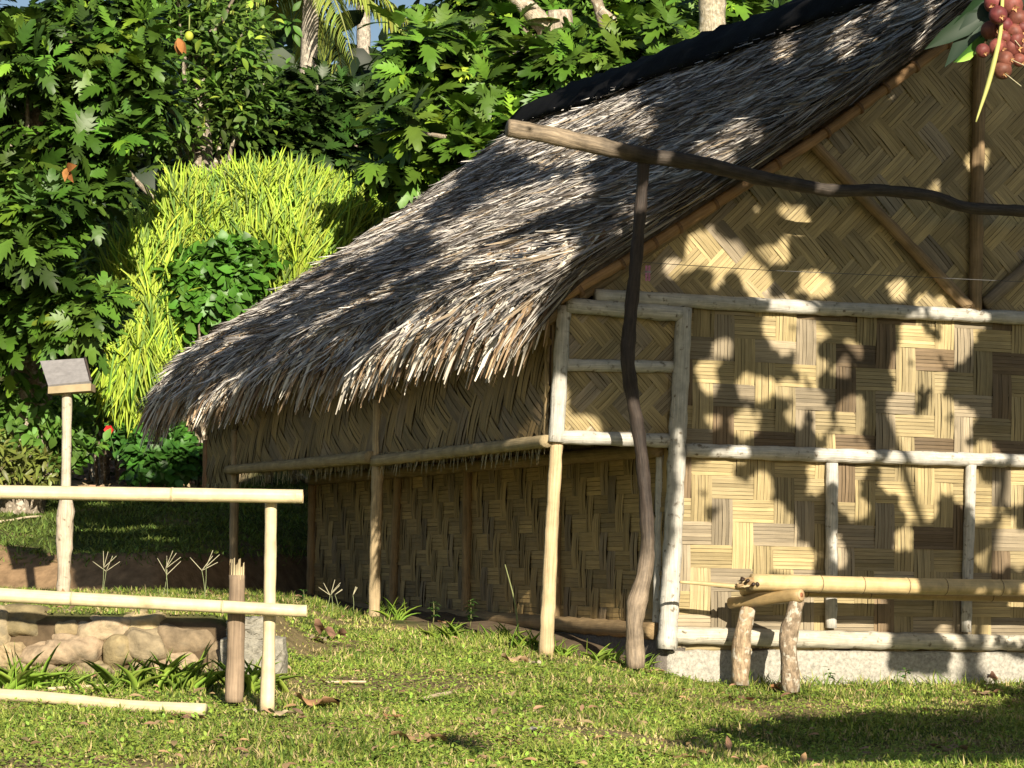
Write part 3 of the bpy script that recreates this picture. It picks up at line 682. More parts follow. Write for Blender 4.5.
kb = P(218, 700, 13.7); kt = P(283, 638, 13.7)
rough_block(mb, [kb[0], 13.7, kb[2]-.05], (kt[0]-kb[0], 0, 0), (0, .28, 0), (0, 0, kt[2]-kb[2]+.05)); 
kt2 = P(228, 620, 13.8); rough_block(mb, [kt2[0], 13.72, kt[2]-.01], (.22, 0, 0), (0, .2, 0), (0, 0, .11))
mb.build('concrete_block', M_concrete, None, base=[(kb[0]+kt[0])/2, 13.8, kb[2]], label='pale grey stepped concrete block behind the two fence posts', cat='concrete block', smooth_=False)

# fallen bamboo + sticks on the grass
def ground_pole(name, px0, px1, r, col, m, label, cat, r2=None, group=None):
    a, b = gr(*px0), gr(*px1); n = 9
    pts = [a+(b-a)*i/(n-1) for i in range(n)]; pts = [np.array([p[0], p[1], gz(p[0], p[1])+r*1.0+.012]) for p in pts]
    mb = MB(); mb.tube(pts, [r, r2 or r], 12, .04, col); return mb.build(name, m, None, base=a, label=label, cat=cat, group=group)
ground_pole('bamboo_pole', (-60, 700), (205, 719), .030, CREAM, M_bamboo, 'old bamboo pole lying in the grass at lower left', 'bamboo pole', .028)
ground_pole('stick', (48, 694), (150, 687), .010, (.6, .48, .3), M_bamboo, 'thin pale stick leaning in grass before the stone wall', 'stick', .006)
ground_pole('stick', (322, 686), (366, 686), .007, (.55, .45, .3), M_bamboo, 'short straight twig lying on the open lawn', 'stick')
ground_pole('stick', (425, 703), (452, 697), .010, (.5, .40, .27), M_bamboo, 'pale bent twig beside bare patch of lawn', 'stick')
ground_pole('stick', (0, 524), (42, 519), .012, (.6, .5, .34), M_bamboo, 'thin pale stick on the upper lawn at far left', 'stick')

# ================================================================== fallen dry leaves, each its own object
def dryleaf(px, py, L, col, yaw, curl, label, tilt=.2):
    p = gr(px, py); L *= .78; mb = MB(); n = 9; vs = []; nc = 5
    prof = [0.02, .20, .34, .42, .44, .40, .30, .16, .02]
    for i in range(n):
        t = i/(n-1)-.5
        for k in range(nc):
            s_ = (k/(nc-1)-.5)*2
            x = s_*prof[i]*L*.8*(1+random.uniform(-.35, .15)*abs(s_)); y = t*L*(1+random.uniform(-.08, .08))
            z_ = curl*L*(s_*s_*.22*math.sin(i*1.1+k)+t*t*.35)+tilt*L*(t+.5)*.35+random.uniform(-.02, .02)*L
            vs.append([x*math.cos(yaw)-y*math.sin(yaw), x*math.sin(yaw)+y*math.cos(yaw), z_+.02])
    fs = [[i*nc+k, i*nc+k+1, (i+1)*nc+k+1, (i+1)*nc+k] for i in range(n-1) for k in range(nc-1)]
    mb.add(np.array(vs)+p, fs, col); return mb.build('dry_leaf', M_dry, None, base=p, label=label, cat='dry leaf', group='dry leaves fallen on the lawn')
DL = [(318, 708, .30, (.48, .27, .14), 1.2, .5, 'large orange brown curled leaf on the lawn right of the fence', .3),
 (330, 640, .28, (.30, .17, .11), 1.9, .9, 'dark upright curled leaf on lawn near the fence end', .9),
 (318, 642, .26, (.42, .32, .22), .4, .4, 'tan leaf lying against the dark upright curled leaf', .1),
 (420, 743, .30, (.52, .33, .17), 1.5, .4, 'long tan leaf in the lower middle of the lawn', .1),
 (516, 664, .22, (.62, .42, .24), 1.3, .7, 'pale orange curled leaf on lawn left of the corner post', .3),
 (534, 668, .14, (.6, .5, .36), .5, .8, 'small pale leaf beside the pale orange curled leaf', .4),
 (393, 722, .16, (.48, .25, .12), .8, .4, 'orange leaf above the long tan leaf', .3),
 (372, 722, .12, (.45, .32, .2), 2.4, .4, 'small tan leaf left of the orange leaf', .2),
 (445, 625, .14, (.55, .33, .18), 1.6, .3, 'small orange leaf close to the veranda edge', .1),
 (282, 718, .18, (.62, .48, .3), 1.4, .4, 'pale leaf just right of the slim fence post foot', .2),
 (655, 674, .15, (.6, .38, .22), 1.4, .3, 'orange leaf in grass by the tall white post', .1),
 (780, 693, .18, (.45, .22, .10), 2.1, .6, 'rusty leaf at the foot of the front bench leg', .3),
 (985, 696, .22, (.5, .34, .2), 1.3, .3, 'broad tan leaf in grass at the far right footing', .1),
 (992, 684, .14, (.30, .16, .11), 2.8, .9, 'small dark upright leaf against the right footing', 1.2),
 (940, 716, .30, (.42, .26, .15), 1.5, .3, 'long brown leaf lying in shade at right of lawn', .1),
 (950, 752, .26, (.34, .22, .14), 1.4, .3, 'brown leaf in deep shade near the lower right corner', .1),
 (740, 703, .22, (.42, .24, .14), 1.5, .5, 'reddish brown leaf on bare soil before the bench', .1),
 (535, 733, .20, (.55, .50, .42), 1.4, .2, 'narrow greyish leaf near the bottom of the open lawn', .1),
 (680, 762, .18, (.42, .24, .12), 1.2, .3, 'brown leaf cut by the bottom picture edge', .1),
 (500, 743, .12, (.5, .28, .15), 1.0, .4, 'little orange leaf right of the long tan leaf', .2),
 (250, 715, .12, (.66, .55, .38), .6, .4, 'small pale leaf between the two fence posts', .3),
 (188, 722, .2, (.36, .20, .13), 1.9, .3, 'dark brown leaf in grass at the lower left', .1)]
for a in DL: dryleaf(*a)

# ================================================================== lawn grass (stuff)
def lawn():
    N = 300000
    y = 9.3+(22.0-9.3)*RNG.random(N)**1.25; 
    x = RNG.uniform(-1, 1, N)*(y*.205+.35)
    hu = (x-C0[0])*U[0]+(y-C0[1])*U[1]; hv = (x-C0[0])*V[0]+(y-C0[1])*V[1]
    inside = (hu > uc-.02)*(hv > -.10) > 0
    ver = (hu > .12) & (hv > .0)
    wall = (y > 13.80) & (y < 13.985) & (x < -1.5)
    bare = vnoise(x, y, 1.8, 21)*.5+vnoise(x, y, 6, 22)*.4
    keep = ~inside & ~ver & ~wall & (RNG.random(N) > smooth(.0, .8, bare)*.85)
    keep &= ~((hu > -.1) & (hv > 2.0))
    x = x[keep]; y = y[keep]; bare = bare[keep]; n = len(x); z = gz(x, y)-.004
    h = RNG.uniform(.018, .055, n)*(1.1-.45*smooth(-.2, .8, bare))*(1+.35*vnoise(x, y, 3, 31)).clip(.5, 1.6)
    # taller along the house edge and stone wall
    hv2 = (x-C0[0])*V[0]+(y-C0[1])*V[1]; hu2 = (x-C0[0])*U[0]+(y-C0[1])*U[1]
    edge = np.exp(-((hu2+.05)/.12)**2)*(hv2 > -.3)*(hv2 < 4)+np.exp(-((y-13.75)/.16)**2)*(x < -1.2)+np.exp(-((hv2+.16)/.10)**2)*(hu2 > .8)*1.1
    h = h*(1+1.1*edge*RNG.random(n))
    yaw = RNG.uniform(0, 6.283, n); lean = RNG.uniform(.2, 1.3, n)
    d = np.stack([np.cos(yaw)*np.sin(lean), np.sin(yaw)*np.sin(lean), np.cos(lean)], 1)
    R = frames(d, np.tile([0, 0, 1.0], (n, 1))+RNG.normal(0, .3, (n, 3)))
    wd = RNG.uniform(.0026, .007, n)
    tv = np.array([[-.5, 0, 0], [.5, 0, 0], [-.42, .55, 0], [.42, .55, 0], [0, 1, -.22]]); 
    tq = (np.array([[0, 1, 3, 2]]), np.array([[2, 3, 4]]))
    S = np.stack([wd*1.6, h, h], 1); v = np.einsum('nij,nkj->nki', R, tv[None]*S[:, None])+np.stack([x, y, z], 1)[:, None]
    k = np.arange(n)*5
    f1 = (np.array([0, 1, 3, 2])[None]+k[:, None]); f2 = (np.array([2, 3, 4])[None]+k[:, None])
    pick = RNG.random((n, 1)); dryp = smooth(-.3, .7, bare)[:, None]*.5+.13
    c = np.where(pick < dryp, np.array([.52, .42, .20]), np.where(pick < dryp+.45, np.array([.31, .37, .07]), np.array([.15, .235, .038])))*RNG.uniform(.7, 1.3, (n, 1))
    flat = np.concatenate([f1.ravel(), f2.ravel()]).astype(np.int32); lens = np.concatenate([np.full(n, 4), np.full(n, 3)]).astype(np.int32)
    me = bpy.data.meshes.new('lawn_grass'); fill_mesh(me, v.reshape(-1, 3), flat, lens, np.repeat(c, 5, axis=0), None, False)
    link('lawn_grass', me, M_grass, None, np.zeros(3), label='short patchy green lawn grass', kind='stuff')
    # creeping clover-like leaves mixed in
    n = 60000; y = 9.3+(17-9.3)*RNG.random(n)**1.2; x = RNG.uniform(-1, 1, n)*(y*.205+.3)
    hu = (x-C0[0])*U[0]+(y-C0[1])*U[1]; hv = (x-C0[0])*V[0]+(y-C0[1])*V[1]
    k = ~((hu > -.02) & (hv > -.12)) & (vnoise(x, y, 2.4, 77) > -.25) & ~((np.abs(y-14.0) < .17) & (x < -1.5)); x, y = x[k], y[k]; n = len(x)
    d = unit(np.stack([RNG.normal(0, 1, n), RNG.normal(0, 1, n), RNG.uniform(.05, .8, n)], 1))
    pos = np.stack([x, y, gz(x, y)+RNG.uniform(.005, .035, n)], 1)
    R = frames(d, np.tile([0, -.3, 1.0], (n, 1))); s_ = RNG.uniform(.012, .028, n)
    rep_obj('ground_cover', [rep(T_OVAL, pos, R, np.stack([s_*1.3, s_, s_], 1), jcol((.26, .36, .055), n, .45))], M_grass, label='tiny creeping leaves mixed through the lawn', kind='stuff')
lawn()
def upper_grass():
    n = 60000; q = RNG.uniform(.3, 8.5, n); x = RNG.uniform(-6.5, .5, n); y = q+22.3+1.5*np.maximum(0, x+3.0)-.25*np.sin(x*1.7)
    z = gz(x, y)-.01; h = RNG.uniform(.03, .09, n); yaw = RNG.uniform(0, 6.283, n); lean = RNG.uniform(.2, 1.1, n)
    d = np.stack([np.cos(yaw)*np.sin(lean), np.sin(yaw)*np.sin(lean), np.cos(lean)], 1)
    R = frames(d, np.tile([0, 0, 1.0], (n, 1))+RNG.normal(0, .3, (n, 3)))
    pos = np.stack([x, y, z], 1)
    rep_obj('bank_grass', [rep(T_NARROW, pos, R, np.stack([h*1.1, h, h], 1), jcol((.15, .21, .045), n, .4))], M_grass, label='grass on the upper terrace behind the soil bank', kind='stuff')
upper_grass()

# small brown bits fallen all over the lawn
n = 900; y = 9.6+(19-9.6)*RNG.random(n)**1.2; x = RNG.uniform(-1, 1, n)*(y*.205+.2)
hu = (x-C0[0])*U[0]+(y-C0[1])*U[1]; hv = (x-C0[0])*V[0]+(y-C0[1])*V[1]; k = ~((hu > -.02) & (hv > -.12)) & ~((y > 13.7) & (y < 14.1) & (x < -1.1)); x, y = x[k], y[k]; n = len(x)
d = unit(np.stack([RNG.normal(0, 1, n), RNG.normal(0, 1, n), RNG.uniform(-.1, .5, n)], 1)); s_ = RNG.uniform(.02, .075, n)
rep_obj('lawn_litter', [rep(T_OVAL, np.stack([x, y, gz(x, y)+RNG.uniform(.012, .035, n)], 1), frames(d, np.tile([0, -.4, 1.0], (n, 1))), np.stack([s_*.9, s_, s_], 1), jcol((.40, .26, .14), n, .45))], M_dry, label='small dry leaf bits scattered over the lawn', kind='stuff')
# tall tufts
def tuft(px, py, n, L, spread, label, wide=.0065, col=(.27, .40, .06), on=None):
    p = gr(px, py) if on is None else on
    pos = p+np.stack([RNG.normal(0, spread, n), RNG.normal(0, spread*.6, n), np.full(n, -.01)], 1)
    pos[:, 2] = gz(pos[:, 0], pos[:, 1])-.01
    yaw = RNG.uniform(0, 6.283, n); lean = RNG.uniform(.05, .8, n)
    d = np.stack([np.cos(yaw)*np.sin(lean), np.sin(yaw)*np.sin(lean), np.cos(lean)], 1)
    R = frames(d, d+np.array([0, -.2, 1.0])); l = RNG.uniform(.5, 1, n)*L
    tv = tmpl([(0, .5), (.3, .5), (.6, .38), (.85, .2), (1, 0)], .3, .45)
    return rep_obj('grass_tuft', [rep(tv, pos, R, np.stack([np.full(n, wide), l, l], 1), jcol(col, n, .3))], M_grass, base=p, label=label, cat='grass tuft', group='tall grass tufts on the lawn')
TF = [(16, 692, 40, .34, .06, 'tall tuft at the far left before the stone wall'), (60, 690, 26, .22, .05, 'tuft left of the thin pale stick'),
 (133, 690, 34, .30, .06, 'spreading tuft before the middle of the stone wall'), (167, 690, 30, .30, .05, 'upright tuft before the largest slab'),
 (192, 690, 30, .32, .05, 'leafy tuft just left of the broken post'), (255, 693, 30, .30, .05, 'broad tuft between the fence posts'),
 (100, 697, 20, .18, .05, 'low tuft in front of the large tan stone'),
 (380, 612, 22, .16, .05, 'tuft at the foot of the middle veranda post'), (398, 620, 16, .22, .03, 'tuft right of the middle veranda post'),
 (448, 640, 26, .20, .05, 'tuft at the veranda edge midway along the shade'), (500, 640, 26, .17, .07, 'low tuft at the veranda edge left of the corner post'),
 (530, 650, 30, .20, .06, 'tuft at the left foot of the corner post'), (560, 655, 26, .17, .06, 'tuft at the right foot of the corner post'),
 (600, 662, 26, .18, .07, 'tuft between corner post and crooked pole'), (640, 668, 24, .16, .05, 'tuft at the foot of the crooked dark pole')]
for a in TF: tuft(a[0], a[1], int(a[2]*(.8 if a[0] < 200 else 1.2)), a[3]*(.85 if a[0] < 200 else .9), *a[4:])
def seedhead(px, py, H_, spread, label, n=1, D=None):
    p = gr(px, py) if D is None else P(px, py, D); mb = MB()
    if D is not None: p = np.array([p[0], p[1], gz(p[0], p[1])])
    for k in range(n):
        b = p+np.array([random.uniform(-.08, .08), random.uniform(-.05, .05), 0]); h = H_*random.uniform(.7, 1.05); t = b+np.array([random.uniform(-.04, .04), 0, h])
        mb.tube([b, (b+t)/2+np.array([.01, 0, 0]), t], [.0028, .002, .002], 5, 0, (.35, .4, .2), rings=6)
        for j in range(random.choice((2, 3, 3))):
            an = random.uniform(-1.1, 1.1); mb.tube([t, t+np.array([math.sin(an), random.uniform(-.3, .3), abs(math.cos(an))])*spread], [.0030, .002], 5, .1, (.60, .56, .38), rings=5)
    return mb.build('seeding_grass', M_grass, None, base=p, label=label, cat='grass', group='forked seed heads of grass')
for a in [(106, 598, .22, .13, 'forked seed heads right of the slanted box post', 2), (158, 600, .24, .13, 'pair of Y shaped seed heads against the dark bank', 2), (207, 602, .26, .12, 'forked seed heads left of the broken post', 2), (322, 612, .16, .10, 'forked seed heads just right of the lower rail end', 2), (348, 612, .15, .07, 'small seed heads beside the inner wall foot', 2)]: seedhead(*a)
p = gr(520, 648)
def single_blade():
    p = gr(519, 645); mb = MB(); mb.tube([p, p+np.array([-.02, 0, .25]), p+np.array([-.10, 0, .52])], [.007, .006, .003], 6, 0, (.30, .33, .14), rings=10); 
    mb.build('grass_stalk', M_grass, None, base=p, label='single tall bending stalk before the dark inner wall', cat='grass')
single_blade()
# small leafy weeds
def weed(px, py, h, n, label, col=(.10, .22, .04), ls=.05):
    p = gr(px, py); t_ = thing('weed', p, label, 'weed', 'small leafy weeds on the lawn'); mb = MB()
    mb.tube([p, p+np.array([.01, 0, h*.5]), p+np.array([0, 0, h])], [.005, .003], 6, 0, (.2, .2, .08), rings=6); mb.build('stem', M_grass, t_)
    z_ = RNG.uniform(.2, 1.02, n)*h; yaw = RNG.uniform(0, 6.28, n); d = np.stack([np.cos(yaw), np.sin(yaw), RNG.uniform(-.1, .7, n)], 1)
    pos = p+np.stack([np.cos(yaw)*.005, np.sin(yaw)*.005, z_], 1); s_ = RNG.uniform(.6, 1.2, n)*ls
    rep_obj('foliage', [rep(T_OVAL, pos, frames(d, np.tile([0, 0, 1.0], (n, 1))), s_, jcol(col, n))], M_soft, t_)
for a in [(828, 685, .12, 22, 'small leafy weed right of the front bench leg'), (905, 690, .13, 22, 'upright weed before the shaded footing at right'), (470, 628, .20, 46, 'leafy weed growing at the veranda edge'), (433, 624, .16, 30, 'broad leaved weed left of the taller leafy weed'), (762, 748, .14, 26, 'slender weed in shade at the lower middle right'), (303, 604, .1, 20, 'reddish weed near the inner wall end')]: weed(*a)
weed(740, 705, .10, 4, 'tiny pale sprout on bare soil before the bench', (.5, .45, .3), .03)

# ================================================================== VEGETATION
def tree(name, base, top, rt, blobs, n_cl, leaf, lsize, per, col, label, cat, group=None, m=None, limb_col=(.30, .25, .19), drop=.35, clustr=.1, limbs=14, solo=False, out=.7, clump=7, clr=.55):
    """blobs: list of (centre xyz, radii xyz) volume the crown fills; leaves sit in whorls on twig ends"""
    t_ = thing(name, base, label, cat, group); base = np.asarray(base, float); m = m or M_leaf
    blobs = [(np.asarray(c, float), np.asarray(r, float)) for c, r in blobs]
    vol = np.array([np.prod(r)**(2/3) for c, r in blobs]); pk = RNG.choice(len(blobs), n_cl, p=vol/vol.sum())
    dr = unit(RNG.normal(0, 1, (n_cl, 3))); rad = RNG.random(n_cl)**.33
    rad = .45+.55*rad
    nk = max(8, n_cl//clump); pk2 = RNG.choice(len(blobs), nk, p=vol/vol.sum()); dk = unit(RNG.normal(0, 1, (nk, 3)))
    kc = np.array([blobs[k][0] for k in pk2])+dk*(.35+.65*RNG.random((nk, 1)))*np.array([blobs[k][1] for k in pk2])
    ki = RNG.integers(0, nk, n_cl); dr = unit(RNG.normal(0, 1, (n_cl, 3))+np.array([0, 0, .25]))
    Cc = kc[ki]+dr*clr*RNG.uniform(.5, 1.05, (n_cl, 1))*RNG.uniform(.7, 1.35, (nk, 1))[ki]*np.array([1.15, 1, .8])
    dirs = unit(dr*out+np.array([0, -.25, .55])+RNG.normal(0, .35, (n_cl, 3)))
    # limbs
    mb = MB(); top = np.asarray(top, float)
    mb.tube([base-Z*.2, (base+top)/2+np.array([.1, 0, 0]), top], [rt*1.25, rt, rt*.6], 12, .1, limb_col, rings=30); mb.build('trunk', M_bark, t_)
    mb = MB(); ends = RNG.choice(n_cl, min(limbs, n_cl), replace=False)
    for e_ in ends:
        q = base+(top-base)*random.uniform(.45, 1); mid = (q+Cc[e_])/2+np.array([0, 0, -.15*np.linalg.norm(Cc[e_]-q)*random.uniform(0, 1)])
        mb.tube([q, mid, Cc[e_]], [rt*.35, rt*.2, .012], 7, .12, limb_col, rings=14)
    if limbs: mb.build('limbs', M_bark, t_)
    n = n_cl*per; ci = np.repeat(np.arange(n_cl), per); d0 = dirs[ci]
    rr = RNG.normal(0, 1, (n, 3)); perp = unit(rr-np.sum(rr*d0, 1)[:, None]*d0)
    an = RNG.uniform(.35, 1.7, n)[:, None]
    d = unit(d0*np.cos(an)+perp*np.sin(an)+np.array([0, 0, -drop])*RNG.random((n, 1)))
    pos = Cc[ci]+d*RNG.uniform(.0, clustr, (n, 1))-d0*RNG.uniform(0, clustr*2, (n, 1))
    upv = unit(d0+np.array([0, -.3, .9])+RNG.normal(0, .25, (n, 3)))
    s_ = RNG.uniform(.65, 1.15, n)*lsize
    c1 = jcol(col, n_cl, .35, .12)[ci]*RNG.uniform(.55, 1.5, (n, 1)); yk = RNG.random(n) < .07; c1[yk] = c1[yk]*np.array([2.6, 2.0, 1.6])
    rep_obj('crown', [rep(leaf, pos, frames(d, upv), s_, c1)], m, t_)
    return t_
def bush(name, blobs, n, leaf, lsize, col, label, cat='bush', group=None, m=None, aspect=1.0, upb=.3, drop=.2):
    c0 = np.asarray(blobs[0][0], float); base = np.array([c0[0], c0[1], gz(c0[0], c0[1])])
    t_ = thing(name, base, label, cat, group); mb = MB()
    blobs = [(np.asarray(c, float), np.asarray(r, float)) for c, r in blobs]
    for k in range(9):
        c, r = blobs[k % len(blobs)]; e_ = c+RNG.uniform(-.6, .6, 3)*r
        mb.tube([base+np.array([random.uniform(-.15, .15), random.uniform(-.1, .1), -.05]), (base+e_)/2+Z*.1, e_], [.03, .02, .008], 6, .1, (.25, .2, .14), rings=10)
    mb.build('stems', M_bark, t_)
    vol = np.array([np.prod(r)**(2/3) for c, r in blobs]); pk = RNG.choice(len(blobs), n, p=vol/vol.sum())
    dr = unit(RNG.normal(0, 1, (n, 3))); rad = (.55+.5*RNG.random(n)**.7)
    lump = 1+.16*np.sin(dr[:, 0]*7+pk)+.12*np.sin(dr[:, 2]*9+pk*2)+.1*np.sin(dr[:, 1]*8)
    pos = np.array([blobs[k][0] for k in pk])+dr*(rad*lump)[:, None]*np.array([blobs[k][1] for k in pk])
    d = unit(dr*.6+RNG.normal(0, .6, (n, 3))+np.array([0, 0, upb-drop])); upv = unit(dr+np.array([0, -.2, .8])+RNG.normal(0, .3, (n, 3)))
    s_ = RNG.uniform(.6, 1.15, n)*lsize
    rep_obj('foliage', [rep(leaf, pos, frames(d, upv), np.stack([s_*aspect, s_, s_], 1), jcol(col, n, .35, .1))], m or M_leaf, t_)
    return t_
BF = (.060, .125, .015)
def B(px, py, D, rx, ry, rz=None):    # blob from picture position and size in px
    k = D/F; return (P(px, py, D), (rx*k, (rz if rz else max(rx, ry)*k*.7), ry*k))
def gb(px, D):
    p = P(px, 500, D); return np.array([p[0], p[1], float(gz(p[0], p[1]))])
tree('breadfruit_tree', gb(20, 27.5), P(40, 60, 27.5), .22, [B(40, 50, 27, 90, 80), B(130, 80, 27, 50, 55), B(35, 170, 26.5, 60, 70), B(105, 165, 26.7, 45, 50), B(30, 290, 26.3, 50, 80), B(75, 300, 26.4, 25, 70), B(-60, 200, 27, 80, 200)],
     900, T_BREAD, .31, 8, BF, 'large glossy leaved breadfruit tree filling the left edge of the view', 'tree', 'trees behind the hut', limbs=22, clump=10, clr=.42)
tree('small_leaved_tree', gb(190, 32), P(200, 40, 32), .16, [B(180, 40, 32, 70, 60), B(215, 60, 33, 55, 60), B(150, 100, 31.5, 50, 45), B(225, 110, 32.5, 50, 40)],
     900, T_OVAL, .17, 10, (.085, .165, .022), 'fine leaved light green tree between the breadfruit tree and the palm', 'tree', 'trees behind the hut', m=M_soft, limbs=26, clustr=.25)
tree('bushy_tree', gb(320, 34), P(320, 80, 34), .18, [B(310, 125, 34, 70, 42), B(280, 150, 33.5, 60, 35), B(300, 58, 34.2, 16, 22), B(365, 130, 34, 40, 26), B(385, 150, 33.5, 26, 24)],
     800, T_BREAD, .30, 8, (.035, .075, .012), 'darker breadfruit tree in the shade right of the yellow shrub', 'tree', 'trees behind the hut', limbs=20)
tree('breadfruit_tree', gb(560, 30), P(560, 10, 29), .24, [B(458, 60, 29, 55, 50), B(470, 140, 28, 60, 40), B(560, 90, 28.2, 70, 45), B(640, 85, 28, 70, 40), B(620, 30, 30, 90, 40), B(422, 165, 28.5, 26, 22), B(720, 40, 29, 60, 40), B(520, 20, 30, 80, 40)],
     560, T_BREAD, .36, 8, (.085, .17, .018), 'breadfruit tree spreading its lobed leaves above the thatched roof', 'tree', 'trees behind the hut', limbs=30, clump=9, clr=.48, limb_col=(.40, .33, .25))
# its pale thick limbs seen over the ridge
tr = bpy.data.objects.new  # noqa
lt = thing('tree_trunk', gb(545, 29.5), 'pale forked trunk with leaning branches behind the roof ridge', 'tree trunk')
mb = MB()
mb.tube([gb(600, 29.5)-Z*.2, P(590, 200, 29.5), P(562, 62, 29.2), P(548, 30, 29), P(520, 0, 29), P(490, -25, 29)], [.22, .2, .13, .12, .1, .09], 12, .12, (.46, .38, .28))
mb.build('trunk', M_bark, lt)
mb = MB(); mb.tube([P(590, 180, 29.5), P(620, 60, 29.2), P(603, 20, 29), P(590, -20, 29)], [.12, .08, .07, .06], 10, .12, (.34, .28, .2)); mb.tube([P(690, 75, 28.8), P(640, 45, 28.6), P(600, 10, 28.5)], [.10, .07, .05], 10, .1, (.46, .38, .28)); mb.build('limbs', M_bark, lt)
pt = thing('tree_trunk', gb(715, 28), 'upright pale trunk with mossy bark behind the ridge at top right', 'tree trunk'); mb = MB(); mb.tube([gb(715, 28)-Z*.2, P(714, 100, 28), P(712, 20, 28), P(713, -40, 28)], [.2, .17, .15, .14], 12, .1, (.44, .38, .27)); mb.build('trunk', M_bark, pt)
tree('broadleaf_tree', gb(800, 34), P(800, 30, 34), .2, [B(740, 20, 33, 80, 40), B(830, 0, 34, 80, 30), B(920, -20, 34, 90, 40), B(1000, -10, 33, 60, 60)],
     300, T_OVAL, .30, 9, (.035, .075, .014), 'dark broadleaf tree showing above the ridge at upper right', 'tree', 'trees behind the hut', limbs=14)
# coconut palm
def palm(px, D, label, crown_py, seedv, lean=0, nf=13, sz=1.0):
    base = gb(px+lean, D); top = P(px, crown_py, D); t_ = thing('coconut_palm', base, label, 'palm tree', 'coconut palms'); mb = MB()
    mb.tube([base-Z*.1, (base+top)/2, top], [.17, .13, .11], 12, .05, (.42, .37, .30), rings=60); mb.build('trunk', M_bark, t_)
    r = np.random.default_rng(seedv); parts = []; mb = MB()
    for k in range(nf):
        yaw = k*2.4+r.uniform(-.2, .2); el_ = r.uniform(-.3, 1.0); L = r.uniform(2.4, 3.2)*sz; n = 46
        h = np.array([math.cos(yaw), math.sin(yaw), 0]); t = np.linspace(0, 1, n)
        pts = top+np.outer(t*L*math.cos(el_*.7), h)+np.outer(t*L*math.sin(el_)-t*t*L*.75, Z)
        mb.tube(pts[::5], np.linspace(.03, .006, len(pts[::5])), 6, 0, (.35, .38, .12), rings=14)
        tg = unit(np.gradient(pts, axis=0)); sd = unit(np.cross(tg, Z))
        for s_ in (-1, 1):
            d = unit(sd*s_*.8+tg*.55-Z*.35+r.normal(0, .06, (n, 3))); l = .62*sz*np.sin(np.pi*(.12+.85*t))+.08
            parts.append(rep(T_NARROW, pts, frames(d, np.tile(Z, (n, 1))+.2*d), np.stack([l*.45, l, l], 1), jcol((.26, .32, .06), n, .25)))
    mb.build('frond_stalks', M_soft, t_); rep_obj('fronds', parts, M_soft, t_)
palm(362, 46, 'tall coconut palm whose trunk stands in the small gap of sky', -150, 3)
palm(312, 35.5, 'coconut palm with yellow green fronds drooping at the top edge', -22, 5, lean=-20, nf=15, sz=.6)
# yellow-green strap leaved shrub
def strapshrub():
    bl = [B(275, 270, 30.0, 95, 72), B(345, 250, 30.2, 58, 48), B(210, 258, 29.8, 50, 62), B(380, 215, 30.2, 26, 20), B(150, 300, 29.2, 45, 62), B(140, 355, 29.0, 38, 50), B(270, 212, 30, 66, 22), B(185, 235, 29.6, 28, 36)]
    c0 = P(250, 480, 30.5); base = np.array([c0[0], c0[1], gz(c0[0], c0[1])]); t_ = thing('strap_leaved_shrub', base, 'bright yellow green shrub of long strap leaves behind the hut', 'shrub')
    mb = MB()
    for k in range(14):
        c, r = bl[k % len(bl)]; mb.tube([base+np.array([random.uniform(-1.2, 1.2), random.uniform(-.3, .3), 0]), np.array(c)+RNG.uniform(-.6, .6, 3)*np.array(r)], [.04, .02], 6, .1, (.3, .25, .15), rings=8)
    mb.build('stems', M_bark, t_)
    n = 15000; vol = np.array([r[0]*r[2] for c, r in bl]); pk = RNG.choice(len(bl), n, p=vol/vol.sum()); dr = unit(RNG.normal(0, 1, (n, 3))); dr[:, 1] = -np.abs(dr[:, 1])*RNG.choice([1, 1, 1, -1], n)
    pos = np.array([bl[k][0] for k in pk])+dr*(.75+.27*RNG.random(n))[:, None]*np.array([bl[k][1] for k in pk])
    d = unit(np.array([0, -.12, .8])+dr*np.array([.25, .3, .05])+RNG.normal(0, .15, (n, 3)))
    hang = (pk == 4) | (pk == 5); hang &= RNG.random(n) < .6; d[hang, 2] *= -1
    s_ = RNG.uniform(.22, .50, n); col = jcol((.35, .47, .045), n, .32, .10)
    dk = RNG.random(n) < .28; col[dk] = jcol((.15, .26, .04), dk.sum(), .25)
    rep_obj('foliage', [rep(T_STRAP, pos, frames(d, np.tile([0, -1.0, .3], (n, 1))+RNG.normal(0, .4, (n, 3))), np.stack([.09+s_*.16, s_, s_*1.2], 1), col)], M_soft, t_)
strapshrub()
bush('vine_bush', [B(215, 285, 29.0, 48, 36), B(240, 262, 29.2, 30, 20), B(190, 300, 28.9, 25, 28)], 2400, T_OVAL, .145, (.07, .18, .02), 'dark green round leaved vine before the yellow strap leaved shrub', aspect=1.8)
bush('leafy_shrub', [B(165, 458, 28.5, 38, 26), B(130, 440, 29, 18, 14)], 1500, T_OVAL, .14, (.06, .17, .025), 'broad leaved green shrub beneath the far eave corner', aspect=1.6)
bush('leafy_shrub', [B(20, 420, 27.5, 55, 36), B(60, 440, 27.8, 32, 30)], 1500, T_OVAL, .16, (.10, .21, .03), 'bright leafy shrub at left behind the slanted box post', aspect=1.2, m=M_soft)
bush('leafy_shrub', [B(-20, 462, 27, 60, 24), B(40, 470, 27, 26, 14)], 900, T_NARROW, .16, (.16, .19, .04), 'low yellowish shrub at the far left above the upper lawn', aspect=1.6)
bush('leafy_shrub', [B(110, 395, 30, 45, 25), B(90, 400, 29.6, 25, 30)], 800, T_NARROW, .22, (.10, .19, .03), 'feathery shrub between the slanted box post and the hanging straps', aspect=1.2, m=M_soft)
